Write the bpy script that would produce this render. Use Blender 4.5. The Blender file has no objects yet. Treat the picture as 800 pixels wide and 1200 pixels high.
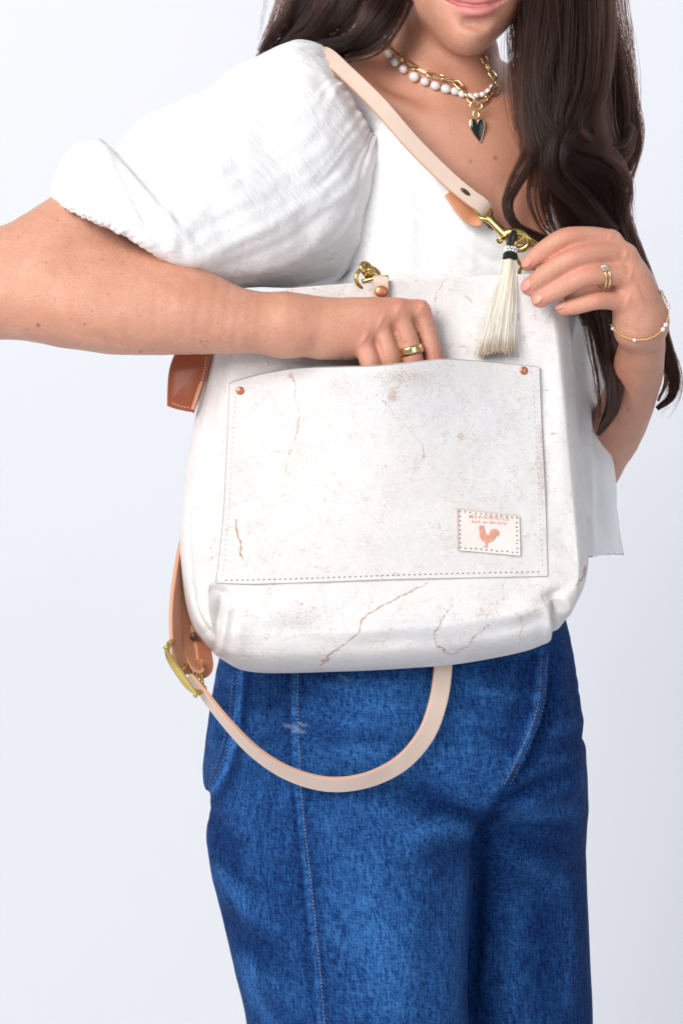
import bpy, math, random
import numpy as np
from mathutils import Vector, Matrix
from mathutils.bvhtree import BVHTree

random.seed(7)
RNG = np.random.default_rng(7)
scene = bpy.context.scene
COL = scene.collection

# ------------------------------------------------------------------ camera, world, lamps, exposure
S, DIST, ZC = 0.0008, 2.6, 1.05          # metres per photo pixel at y=0, camera distance, camera height
cam_data = bpy.data.cameras.new('camera')
cam = bpy.data.objects.new('camera', cam_data)
COL.objects.link(cam)
cam.location = (0, -DIST, ZC)
cam.rotation_euler = (math.radians(90), 0, 0)
cam_data.sensor_fit = 'VERTICAL'
cam_data.sensor_height = 36.0
cam_data.lens = 36.0 * DIST / 0.96
cam_data.clip_end = 50
scene.camera = cam

world = bpy.data.worlds.new('World')
scene.world = world
world.use_nodes = True
world.node_tree.nodes['Background'].inputs[0].default_value = (0.88, 0.93, 1.0, 1)
world.node_tree.nodes['Background'].inputs[1].default_value = 0.35


def area(name, loc, target, size, power, color=(1, 1, 1), size_y=None):
    d = bpy.data.lights.new(name, 'AREA')
    d.energy = power
    d.color = color
    d.size = size
    if size_y:
        d.shape = 'RECTANGLE'
        d.size_y = size_y
    o = bpy.data.objects.new(name, d)
    COL.objects.link(o)
    o.location = loc
    o.rotation_euler = (Vector(target) - Vector(loc)).to_track_quat('-Z', 'Y').to_euler()
    return o


area('key_softbox', (-1.5, -2.3, 2.3), (0, 0.1, 1.1), 1.6, 106, (1.0, 0.975, 0.945), 1.7)
area('fill_softbox', (1.5, -2.6, 1.5), (0, 0.1, 1.0), 1.6, 13, (0.95, 0.97, 1.0), 1.6)
area('backdrop_fill', (-1.9, 0.5, 2.4), (-0.2, 1.8, 1.7), 0.6, 12, (0.97, 0.98, 1.0), 1.4)  # unseen light added to brighten the backdrop, left side
area('backdrop_fill', (1.9, 0.5, 2.4), (0.4, 1.8, 1.7), 0.6, 12, (0.97, 0.975, 1.0), 1.4)  # same on the right, added for backdrop brightness

scene.view_settings.view_transform = 'Standard'
scene.view_settings.look = 'None'
scene.view_settings.exposure = 0.10
scene.view_settings.gamma = 1.0
scene.view_settings.use_curve_mapping = False
scene.cycles.use_denoising = True
scene.cycles.max_bounces = 8
scene.cycles_curves.shape = 'RIBBONS'

# ------------------------------------------------------------------ geometry helpers


def P(px, py, y=0.0):
    """world point on the line of sight of photo pixel (800x1200) at world depth y"""
    s = (DIST + y) / DIST
    return np.array([(px - 400) * S * s, y, ZC + (600 - py) * S * s])


def PX(v):
    v = np.asarray(v)
    s = (DIST + v[..., 1]) / DIST
    return np.stack([v[..., 0] / (S * s) + 400, 600 - (v[..., 2] - ZC) / (S * s)], -1)


def L(r, y=0.0):
    return r * S * (DIST + y) / DIST


def nrm(v):
    v = np.asarray(v, float)
    return v / (np.linalg.norm(v, axis=-1, keepdims=True) + 1e-12)


def link(name, me, mat=None, parent=None, smooth=True):
    o = bpy.data.objects.new(name, me)
    COL.objects.link(o)
    if mat is not None:
        me.materials.append(mat)
    if parent is not None:
        o.parent = parent
    if smooth and me.polygons:
        me.polygons.foreach_set('use_smooth', np.ones(len(me.polygons), bool))
    return o


def quads_mesh(name, V, Q, T=None):
    me = bpy.data.meshes.new(name)
    V = np.asarray(V, np.float32)
    Q = np.asarray(Q, np.int32).reshape(-1, 4)
    T = np.zeros((0, 3), np.int32) if T is None else np.asarray(T, np.int32).reshape(-1, 3)
    me.vertices.add(len(V))
    me.vertices.foreach_set('co', V.ravel())
    nl = Q.size + T.size
    me.loops.add(nl)
    me.loops.foreach_set('vertex_index', np.concatenate([Q.ravel(), T.ravel()]))
    me.polygons.add(len(Q) + len(T))
    st = np.concatenate([np.arange(len(Q)) * 4, Q.size + np.arange(len(T)) * 3]).astype(np.int32)
    me.polygons.foreach_set('loop_start', st)
    me.update(calc_edges=True)
    me.validate()
    return me


def attr(me, name, val):
    a = me.attributes.new(name, 'FLOAT', 'POINT')
    a.data.foreach_set('value', np.asarray(val, np.float32))


def vnormals(V, Q, T=None):
    n = np.zeros_like(V)
    fn = np.cross(V[Q[:, 2]] - V[Q[:, 0]], V[Q[:, 3]] - V[Q[:, 1]])
    for i in range(4):
        for c in range(3):
            n[:, c] += np.bincount(Q[:, i], fn[:, c], len(V))
    return nrm(n)


def smooth_verts(V, Q, it=2, lam=0.5):
    E = np.concatenate([Q[:, [0, 1]], Q[:, [1, 2]], Q[:, [2, 3]], Q[:, [3, 0]]])
    cnt = np.bincount(E[:, 0], minlength=len(V)) + np.bincount(E[:, 1], minlength=len(V))
    cnt = np.maximum(cnt, 1)
    for _ in range(it):
        acc = np.zeros_like(V)
        for c in range(3):
            acc[:, c] = np.bincount(E[:, 0], V[E[:, 1], c], len(V)) + np.bincount(E[:, 1], V[E[:, 0], c], len(V))
        V = V + lam * (acc / cnt[:, None] - V)
    return V


def _h(i, j, k):
    n = (i * 374761393 + j * 668265263 + k * 2147483647 + 1013) & 0x7fffffff
    n = ((n ^ (n >> 13)) * 1274126177) & 0x7fffffff
    n = n ^ (n >> 16)
    return (n & 0xffff) / 32767.5 - 1.0


def noise3(p):
    """value noise, -1..1"""
    p = np.asarray(p, float)
    f = np.floor(p)
    i = f.astype(np.int64)
    u = p - f
    u = u * u * u * (u * (u * 6 - 15) + 10)
    r = 0
    for a in (0, 1):
        wa = u[..., 0] if a else 1 - u[..., 0]
        for b in (0, 1):
            wb = u[..., 1] if b else 1 - u[..., 1]
            for c in (0, 1):
                wc = u[..., 2] if c else 1 - u[..., 2]
                r = r + wa * wb * wc * _h(i[..., 0] + a, i[..., 1] + b, i[..., 2] + c)
    return r


def fbm(p, oct=3):
    r, a = 0, 1.0
    p = np.asarray(p, float)
    for o in range(oct):
        r = r + a * noise3(p + 17.3 * o)
        p = p * 2.03
        a *= 0.5
    return r


def spline(pts, n):
    """Catmull-Rom through pts (any dimension), n samples"""
    p = np.asarray(pts, float)
    if len(p) == 2:
        t = np.linspace(0, 1, n)[:, None]
        return p[0] * (1 - t) + p[1] * t
    q = np.vstack([2 * p[0] - p[1], p, 2 * p[-1] - p[-2]])
    k = len(p) - 1
    u = np.linspace(0, k, n)
    i = np.minimum(u.astype(int), k - 1)
    f = (u - i)[:, None]
    a, b, c, d = q[i], q[i + 1], q[i + 2], q[i + 3]
    return 0.5 * (2 * b + (c - a) * f + (2 * a - 5 * b + 4 * c - d) * f ** 2 + (3 * b - a - 3 * c + d) * f ** 3)


def dist_poly(q, pts):
    """distance of 2D points q to polyline, and the arc parameter 0..1"""
    pts = np.asarray(pts, float)
    best = np.full(len(q), 1e9)
    bt = np.zeros(len(q))
    seg = np.linalg.norm(np.diff(pts, axis=0), axis=1)
    tot = seg.sum() + 1e-9
    acc = 0.0
    for a, b, l in zip(pts[:-1], pts[1:], seg):
        d = b - a
        t = np.clip(((q - a) @ d) / (d @ d + 1e-9), 0, 1)
        r = np.linalg.norm(q - (a + t[:, None] * d), axis=1)
        m = r < best
        best[m] = r[m]
        bt[m] = (acc + t[m] * l) / tot
        acc += l
    return best, bt


def folds(V, N, strokes, front=True):
    """push the vertices along their normals by soft ridges (+) and creases (-) drawn as strokes: (points, width px, height mm)"""
    q = PX(V)
    disp = np.zeros(len(V))
    face = np.clip(-N[:, 1] * 2.5 + 0.35, 0, 1) if front else 1.0
    for pts, w, amp in strokes:
        pts = spline(pts, max(8, 6 * len(pts)))
        lo, hi = pts.min(0) - 3 * w, pts.max(0) + 3 * w
        m = np.where((q[:, 0] > lo[0]) & (q[:, 0] < hi[0]) & (q[:, 1] > lo[1]) & (q[:, 1] < hi[1]))[0]
        if len(m) == 0:
            continue
        d, t = dist_poly(q[m], pts)
        disp[m] += amp * 0.001 * np.exp(-(d / w) ** 2) * np.sqrt(np.sin(np.pi * np.clip(t, 0.02, 0.98)))
    return V + N * (disp * face)[:, None]


def inside_poly(q, poly):
    poly = np.asarray(poly, float)
    x, y = q[..., 0], q[..., 1]
    r = np.zeros(x.shape, bool)
    j = len(poly) - 1
    for i in range(len(poly)):
        xi, yi = poly[i]
        xj, yj = poly[j]
        c = ((yi > y) != (yj > y)) & (x < (xj - xi) * (y - yi) / (yj - yi + 1e-12) + xi)
        r ^= c
        j = i
    return r


# ------------------------------------------------------------------ signed distance field modelling
class Field:
    def __init__(self, lo, hi, h):
        self.lo, self.h = np.array(lo, float), h
        self.n = np.ceil((np.array(hi) - self.lo) / h).astype(int) + 1
        self.F = np.full(self.n, 1.0, np.float32)
        self.ax = [(self.lo[i] + h * np.arange(self.n[i])).astype(np.float32) for i in range(3)]

    def sub(self, lo, hi):
        a = np.clip(((np.array(lo) - self.lo) / self.h).astype(int), 0, self.n)
        b = np.clip(((np.array(hi) - self.lo) / self.h).astype(int) + 2, 0, self.n)
        sl = tuple(slice(int(a[i]), int(b[i])) for i in range(3))
        X = self.ax[0][sl[0]][:, None, None]
        Y = self.ax[1][sl[1]][None, :, None]
        Z = self.ax[2][sl[2]][None, None, :]
        return sl, X, Y, Z

    def put(self, sl, d, k):
        f = self.F[sl]
        if k > 0:
            hh = np.maximum(k - np.abs(f - d), 0) / k
            self.F[sl] = np.minimum(f, d) - hh * hh * (k * 0.25)
        else:
            self.F[sl] = np.minimum(f, d)

    def cut(self, sl, d, k):
        f = self.F[sl]
        hh = np.maximum(k - np.abs(f + d), 0) / k
        self.F[sl] = np.maximum(f, -d) + hh * hh * (k * 0.25)

    def cone(self, a, b, ra, rb, k=0.0, flat=None):
        a, b = np.asarray(a, float), np.asarray(b, float)
        r = max(ra, rb) + k + 3 * self.h
        sl, X, Y, Z = self.sub(np.minimum(a, b) - r, np.maximum(a, b) + r)
        if 0 in self.F[sl].shape:
            return
        d = b - a
        X, Y, Z = X - np.float32(a[0]), Y - np.float32(a[1]), Z - np.float32(a[2])
        t = np.clip((X * d[0] + Y * d[1] + Z * d[2]) / (d @ d + 1e-12), 0, 1)
        dist = np.sqrt((X - t * d[0]) ** 2 + (Y - t * d[1]) ** 2 + (Z - t * d[2]) ** 2) - (ra + (rb - ra) * t)
        self.put(sl, dist.astype(np.float32), k)

    def econe(self, a, b, U, r0, r1, k=0.0, cap=1.0):
        """elliptic cone: r0,r1 = (half axis along U, half axis across)"""
        a, b = np.asarray(a, float), np.asarray(b, float)
        T = nrm(b - a)
        U = nrm(np.asarray(U, float) - T * (np.asarray(U, float) @ T))
        W = np.cross(T, U)
        r = np.abs(U) * max(r0[0], r1[0]) + np.abs(W) * max(r0[1], r1[1]) + np.abs(T) * cap * max(max(r0), max(r1)) + k + 5 * self.h + .012
        sl, X, Y, Z = self.sub(np.minimum(a, b) - r, np.maximum(a, b) + r)
        if 0 in self.F[sl].shape:
            return
        X, Y, Z = X - np.float32(a[0]), Y - np.float32(a[1]), Z - np.float32(a[2])
        ln = np.linalg.norm(b - a)
        qt = X * T[0] + Y * T[1] + Z * T[2]
        t = np.clip(qt / ln, 0, 1)
        ru = r0[0] + (r1[0] - r0[0]) * t
        rv = r0[1] + (r1[1] - r0[1]) * t
        qu = X * U[0] + Y * U[1] + Z * U[2]
        qv = X * W[0] + Y * W[1] + Z * W[2]
        e = qt - t * ln
        m = np.minimum(ru, rv) * cap
        k0 = np.sqrt((qu / ru) ** 2 + (qv / rv) ** 2 + (e / m) ** 2)
        k1 = np.sqrt((qu / ru ** 2) ** 2 + (qv / rv ** 2) ** 2 + (e / m ** 2) ** 2) + 1e-6
        self.put(sl, (k0 * (k0 - 1) / k1).astype(np.float32), k)

    def ell(self, c, R, k=0.0, rot=None, cut=False):
        c = np.asarray(c, float)
        R = np.asarray(R, float)
        M = np.eye(3) if rot is None else np.asarray(rot)
        r = R.max() + k + 3 * self.h
        sl, X, Y, Z = self.sub(c - r, c + r)
        if 0 in self.F[sl].shape:
            return
        X, Y, Z = X - np.float32(c[0]), Y - np.float32(c[1]), Z - np.float32(c[2])
        qs = [X * M[0, i] + Y * M[1, i] + Z * M[2, i] for i in range(3)]
        k0 = np.sqrt(sum((qs[i] / R[i]) ** 2 for i in range(3)))
        k1 = np.sqrt(sum((qs[i] / R[i] ** 2) ** 2 for i in range(3))) + 1e-6
        d = (k0 * (k0 - 1) / k1).astype(np.float32)
        if cut:
            self.cut(sl, d, k)
        else:
            self.put(sl, d, k)

    def chain(self, pts, k=0.0):
        """pts: (px, py, y, radius px)"""
        g = np.array([[*P(*a[:3]), L(a[3], a[2])] for a in pts])
        g = spline(g, 5 * (len(pts) - 1) + 1)
        A, R = g[:, :3], np.maximum(g[:, 3], 1e-4)
        m = R.max() + k + 3 * self.h
        sl, X, Y, Z = self.sub(A.min(0) - m, A.max(0) + m)
        shp = self.F[sl].shape
        if 0 in shp:
            return
        out = np.full(shp, 1.0, np.float32)
        lo = np.array([self.ax[i][sl[i].start] for i in range(3)])
        for a, b, ra, rb in zip(A[:-1], A[1:], R[:-1], R[1:]):
            r = max(ra, rb) + k + 3 * self.h
            i0 = np.clip(((np.minimum(a, b) - r - lo) / self.h).astype(int), 0, shp)
            i1 = np.clip(((np.maximum(a, b) + r - lo) / self.h).astype(int) + 2, 0, shp)
            if (i1 <= i0).any():
                continue
            s2 = tuple(slice(int(i0[i]), int(i1[i])) for i in range(3))
            x, y, z = X[s2[0]] - np.float32(a[0]), Y[:, s2[1]] - np.float32(a[1]), Z[:, :, s2[2]] - np.float32(a[2])
            d = (b - a).astype(np.float32)
            t = np.clip((x * d[0] + y * d[1] + z * d[2]) / (d @ d + 1e-12), 0, 1)
            dist = np.sqrt((x - t * d[0]) ** 2 + (y - t * d[1]) ** 2 + (z - t * d[2]) ** 2) - np.float32(ra) - np.float32(rb - ra) * t
            out[s2] = np.minimum(out[s2], dist)
        self.put(sl, out, k)

    def echain(self, pts, k=0.0, U=(1, 0, 0)):
        """pts: (px, py, y, half width px, half depth m)"""
        g = spline(np.array([[*P(*a[:3]), L(a[3], a[2]), a[4]] for a in pts]), 4 * (len(pts) - 1) + 1)
        tmp, self.F = self.F, np.full(self.F.shape, 1.0, np.float32)
        for i in range(len(g) - 1):
            p, q = g[i], g[i + 1]
            self.econe(p[:3], q[:3], U, (p[3], p[4]), (q[3], q[4]), 0.0, .25)
        d, self.F = self.F, tmp
        self.put((slice(None),) * 3, d, k)

    def mesh(self, smooth=2):
        F, h = self.F, self.h
        s = F < 0
        c = s[:-1, :-1, :-1].astype(np.uint8)
        for a in (0, 1):
            for b in (0, 1):
                for d in (0, 1):
                    if a + b + d:
                        c = c + s[a:F.shape[0] - 1 + a, b:F.shape[1] - 1 + b, d:F.shape[2] - 1 + d]
        act = (c > 0) & (c < 8)
        I, J, K = np.nonzero(act)
        idx = np.full(act.shape, -1, np.int32)
        idx[I, J, K] = np.arange(len(I))
        corner = {}
        for a in (0, 1):
            for b in (0, 1):
                for d in (0, 1):
                    corner[a, b, d] = F[I + a, J + b, K + d].astype(float)
        acc = np.zeros((len(I), 3))
        cnt = np.zeros(len(I))
        for p in corner:
            for ax in range(3):
                if p[ax] == 0:
                    q = list(p)
                    q[ax] = 1
                    f0, f1 = corner[p], corner[tuple(q)]
                    m = (f0 < 0) != (f1 < 0)
                    t = np.where(m, f0 / (f0 - f1 + 1e-20), 0)
                    for e in range(3):
                        acc[:, e] += np.where(m, p[e] + (t if e == ax else 0), 0)
                    cnt += m
        V = self.lo + h * (np.stack([I, J, K], 1) + acc / cnt[:, None])
        quads = []
        for ax in range(3):
            sl0 = [slice(None)] * 3
            sl1 = [slice(None)] * 3
            sl0[ax], sl1[ax] = slice(0, -1), slice(1, None)
            x = s[tuple(sl0)] != s[tuple(sl1)]
            E = np.array(np.nonzero(x)).T
            o1, o2 = [(1, 2), (2, 0), (0, 1)][ax]
            ok = (E[:, o1] > 0) & (E[:, o2] > 0) & (E[:, o1] < act.shape[o1]) & (E[:, o2] < act.shape[o2])
            E = E[ok]
            ids = []
            for (u, v) in ((-1, -1), (0, -1), (0, 0), (-1, 0)):
                e = E.copy()
                e[:, o1] += u
                e[:, o2] += v
                ids.append(idx[e[:, 0], e[:, 1], e[:, 2]])
            Qd = np.stack(ids, 1)
            flip = ~s[E[:, 0], E[:, 1], E[:, 2]]
            Qd[flip] = Qd[flip][:, ::-1]
            quads.append(Qd)
        Q = np.concatenate(quads)
        Q = Q[(Q >= 0).all(1)]
        if smooth:
            V = smooth_verts(V, Q, smooth)
        return V, Q


# ------------------------------------------------------------------ sweeps
def frames(pts, up=None):
    T = nrm(np.gradient(pts, axis=0))
    n = len(pts)
    A = np.zeros((n, 3))
    a = np.array([0, -1, 0.02]) if up is None else np.asarray(up, float)
    for i in range(n):
        a = a - T[i] * (a @ T[i])
        a = a / (np.linalg.norm(a) + 1e-12)
        A[i] = a
    return T, A, np.cross(T, A)


def tube_data(pts, r, ns=8, closed=False, cap=True):
    pts = np.asarray(pts, float)
    n = len(pts)
    r = np.broadcast_to(np.asarray(r, float), (n,))
    if closed:
        T = nrm(np.roll(pts, -1, 0) - np.roll(pts, 1, 0))
        c = pts.mean(0)
        A = nrm((pts - c) - T * ((pts - c) * T).sum(1, keepdims=True))
        B = np.cross(T, A)
    else:
        T, A, B = frames(pts)
    th = np.arange(ns) * 2 * math.pi / ns
    V = pts[:, None, :] + r[:, None, None] * (np.cos(th)[None, :, None] * A[:, None, :] + np.sin(th)[None, :, None] * B[:, None, :])
    V = V.reshape(-1, 3)
    Q = []
    m = n if closed else n - 1
    for i in range(m):
        for j in range(ns):
            a, b = i * ns + j, i * ns + (j + 1) % ns
            c, d = ((i + 1) % n) * ns + (j + 1) % ns, ((i + 1) % n) * ns + j
            Q.append((a, b, c, d))
    Tr = []
    if cap and not closed:
        V = np.vstack([V, pts[0], pts[-1]])
        for j in range(ns):
            Tr.append((n * ns, (j + 1) % ns, j))
            Tr.append((n * ns + 1, (n - 1) * ns + j, (n - 1) * ns + (j + 1) % ns))
    return V, np.array(Q), np.array(Tr).reshape(-1, 3)


class Join:
    def __init__(self):
        self.V, self.Q, self.T, self.n = [], [], [], 0

    def add(self, V, Q, T=None):
        self.V.append(np.asarray(V, float))
        self.Q.append(np.asarray(Q, int).reshape(-1, 4) + self.n)
        if T is not None and len(T):
            self.T.append(np.asarray(T, int).reshape(-1, 3) + self.n)
        self.n += len(V)
        return self

    def tube(self, pts, r, ns=8, closed=False):
        return self.add(*tube_data(pts, r, ns, closed))

    def make(self, name):
        return quads_mesh(name, np.vstack(self.V), np.vstack(self.Q), np.vstack(self.T) if self.T else None)


def tube(name, pts, r, mat, parent=None, ns=8, closed=False):
    return link(name, Join().tube(pts, r, ns, closed).make(name), mat, parent)


def ball_data(c, R, nu=12, nv=8, M=None):
    u = np.arange(nu) * 2 * math.pi / nu
    v = np.linspace(0, math.pi, nv + 1)[1:-1]
    pts = [np.array([0, 0, 1.0])]
    for b in v:
        for a in u:
            pts.append(np.array([math.cos(a) * math.sin(b), math.sin(a) * math.sin(b), math.cos(b)]))
    pts.append(np.array([0, 0, -1.0]))
    V = np.array(pts) * np.asarray(R)
    if M is not None:
        V = V @ np.asarray(M).T
    V = V + np.asarray(c)
    Q, T = [], []
    for j in range(nu):
        T.append((0, 1 + j, 1 + (j + 1) % nu))
    for i in range(len(v) - 1):
        for j in range(nu):
            a, b = 1 + i * nu + j, 1 + i * nu + (j + 1) % nu
            Q.append((a, a + nu, b + nu, b))
    last = len(V) - 1
    s = 1 + (len(v) - 1) * nu
    for j in range(nu):
        T.append((last, s + (j + 1) % nu, s + j))
    return V, np.array(Q), np.array(T)


def ball(name, c, R, mat, parent=None, nu=14, nv=10, M=None):
    return link(name, Join().add(*ball_data(c, R, nu, nv, M)).make(name), mat, parent)


FLIP = [True]


def strap_data(cen, wdir, width, thick, n=60, wid_scale=None):
    """leather strap: rounded rectangle swept along cen; wdir = direction of its width per control point"""
    C = spline(cen, n)
    Wd = spline(wdir, n)
    T = nrm(np.gradient(C, axis=0))
    Wd = nrm(Wd - T * (Wd * T).sum(1, keepdims=True))
    Nn = np.cross(T, Wd)
    hw, ht = width / 2, thick / 2
    b = thick * 0.16
    prof = [(-hw, -ht + b), (-hw + b, -ht), (-hw / 2, -ht), (0, -ht), (hw / 2, -ht), (hw - b, -ht), (hw, -ht + b),
            (hw, ht - b), (hw - b, ht), (hw / 2, ht), (0, ht), (-hw / 2, ht), (-hw + b, ht), (-hw, ht - b)]
    m = len(prof)
    V = np.zeros((n, m, 3))
    for j, (a, c) in enumerate(prof):
        sc = 1.0 if wid_scale is None else np.interp(np.linspace(0, 1, n), np.linspace(0, 1, len(wid_scale)), wid_scale)[:, None]
        V[:, j] = C + Wd * a * sc + Nn * c
    Q = []
    for i in range(n - 1):
        for j in range(m):
            Q.append((i * m + j, (i + 1) * m + j, (i + 1) * m + (j + 1) % m, i * m + (j + 1) % m))
    V = V.reshape(-1, 3)
    V = np.vstack([V, C[0], C[-1]])
    T3 = []
    for j in range(m):
        T3.append((n * m, j, (j + 1) % m))
        T3.append((n * m + 1, (n - 1) * m + (j + 1) % m, (n - 1) * m + j))
    edge = np.array([1 if j in (0, 6, 7, 13) else 0 for j in range(m)], float)
    back = np.array([1 if (1 <= j <= 5) == FLIP[0] else 0 for j in range(m)], float)
    return V, np.array(Q), np.array(T3), np.concatenate([np.tile(edge, n), [1, 1]]), np.concatenate([np.tile(back, n), [0, 0]])


def strap(name, cen, wdir, width, thick, mat, parent, n=60, ws=None, flip=True):
    FLIP[0] = flip
    V, Q, T, e, b = strap_data(cen, wdir, width, thick, n, ws)
    me = quads_mesh(name, V, Q, T)
    attr(me, 'edge', e)
    attr(me, 'back', b)
    o = link(name, me, mat, parent)
    me.set_sharp_from_angle(angle=math.radians(32))
    return o


class Surf:
    """ray casts photo lines of sight on a finished mesh so that seams, stitches and rivets sit on it"""

    def __init__(self, *datas):
        vs, ps, n = [], [], 0
        for V, Q in datas:
            vs += [tuple(v) for v in V]
            ps += [tuple(int(i) + n for i in q) for q in Q]
            n += len(V)
        self.b = BVHTree.FromPolygons(vs, ps)

    def hit(self, px, py):
        o = Vector((0, -DIST, ZC))
        d = (Vector(P(px, py, 0)) - o).normalized()
        loc, nor, i, dist = self.b.ray_cast(o, d)
        if loc is None:
            return None, None
        nor = np.array(nor)
        if nor @ np.array(d) > 0:
            nor = -nor
        return np.array(loc), nor

    def line(self, pts, n, off=0.0):
        out = []
        for x, y in spline(pts, n):
            l, nn = self.hit(x, y)
            if l is not None:
                out.append(l + nn * off)
        return np.array(out)


def stitches(surf, pts, step, ln, wd, hgt, J, off=0.0, sm=True):
    """a row of single thread stitches along pts (photo px)"""
    c = spline(pts, 200)
    s = np.concatenate([[0], np.cumsum(np.linalg.norm(np.diff(c, axis=0), axis=1))])
    for d in np.arange(step / 2, s[-1], step):
        mid = np.array([np.interp(d, s, c[:, 0]), np.interp(d, s, c[:, 1])])
        nx = np.array([np.interp(d + 0.5, s, c[:, 0]), np.interp(d + 0.5, s, c[:, 1])])
        l, n = surf.hit(*mid)
        l2, _ = surf.hit(*nx)
        if l is None or l2 is None or np.linalg.norm(l2 - l) < 1e-7:
            continue
        t = nrm(l2 - l)
        b = nrm(np.cross(n, t))
        t = np.cross(b, n)
        J.add(*ball_data(l + n * off, (L(ln) / 2, L(wd) / 2, hgt), 6, 4, np.stack([t, b, n], 1)))


# ------------------------------------------------------------------ materials
class NB:
    def __init__(self, name):
        self.m = bpy.data.materials.new(name)
        self.m.use_nodes = True
        self.t = self.m.node_tree
        self.p = self.t.nodes['Principled BSDF']
        self.co = self.t.nodes.new('ShaderNodeTexCoord').outputs['Object']

    def node(self, ty, ins=None, **kw):
        n = self.t.nodes.new(ty)
        for k, v in kw.items():
            setattr(n, k, v)
        for k, v in (ins or {}).items():
            self.set(n.inputs[k], v)
        return n

    def set(self, sock, v):
        if isinstance(v, bpy.types.NodeSocket):
            self.t.links.new(v, sock)
        elif isinstance(v, (tuple, list)) and len(v) == 3 and sock.type == 'RGBA':
            sock.default_value = (*v, 1)
        else:
            sock.default_value = v

    def P(self, **kw):
        for k, v in kw.items():
            self.set(self.p.inputs[k.replace('_', ' ')], v)
        return self

    def noise(self, scale, detail=3, rough=0.55, vec=None, dist=0.0):
        return self.node('ShaderNodeTexNoise', {'Vector': vec or self.co, 'Scale': scale, 'Detail': detail, 'Roughness': rough, 'Distortion': dist}).outputs[0]

    def vor(self, scale, feature='DISTANCE_TO_EDGE', vec=None, rnd=1.0):
        n = self.node('ShaderNodeTexVoronoi', feature=feature)
        self.set(n.inputs['Vector'], vec or self.co)
        n.inputs['Scale'].default_value = scale
        n.inputs['Randomness'].default_value = rnd
        return n.outputs[0]

    def mapping(self, scale, rot=(0, 0, 0), vec=None):
        n = self.node('ShaderNodeMapping')
        self.set(n.inputs['Vector'], vec or self.co)
        n.inputs['Scale'].default_value = scale
        n.inputs['Rotation'].default_value = rot
        return n.outputs[0]

    def math(self, op, a, b=0.0, c=0.0):
        n = self.node('ShaderNodeMath', operation=op)
        self.set(n.inputs[0], a)
        self.set(n.inputs[1], b)
        if op in ('MULTIPLY_ADD',):
            self.set(n.inputs[2], c)
        return n.outputs[0]

    def ramp(self, f, lo, hi, a=0.0, b=1.0):
        n = self.node('ShaderNodeMapRange')
        n.interpolation_type = 'SMOOTHSTEP'
        self.set(n.inputs['Value'], f)
        n.inputs['From Min'].default_value = lo
        n.inputs['From Max'].default_value = hi
        n.inputs['To Min'].default_value = a
        n.inputs['To Max'].default_value = b
        return n.outputs[0]

    def mix(self, f, a, b, mode='MIX'):
        n = self.node('ShaderNodeMix', data_type='RGBA', blend_type=mode)
        self.set(n.inputs['Factor'], f)
        self.set(n.inputs['A'] if False else n.inputs[6], a)
        self.set(n.inputs[7], b)
        return n.outputs[2]

    def at(self, name):
        return self.node('ShaderNodeAttribute', attribute_name=name).outputs['Fac']

    def bump(self, h, strength=0.3, dist=0.001, normal=None):
        n = self.node('ShaderNodeBump', {'Height': h})
        n.inputs['Strength'].default_value = strength
        n.inputs['Distance'].default_value = dist
        if normal is not None:
            self.set(n.inputs['Normal'], normal)
        self.t.links.new(n.outputs[0], self.p.inputs['Normal'])
        return n.outputs[0]


def mat_backdrop():
    b = NB('backdrop_paper')
    n = b.noise(1.6, 2)
    b.P(Base_Color=b.mix(n, (0.735, 0.745, 0.785), (0.76, 0.77, 0.805)), Roughness=0.9, Specular_IOR_Level=0.1)
    b.bump(b.noise(260, 2), 0.05, 0.001)
    return b.m


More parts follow.
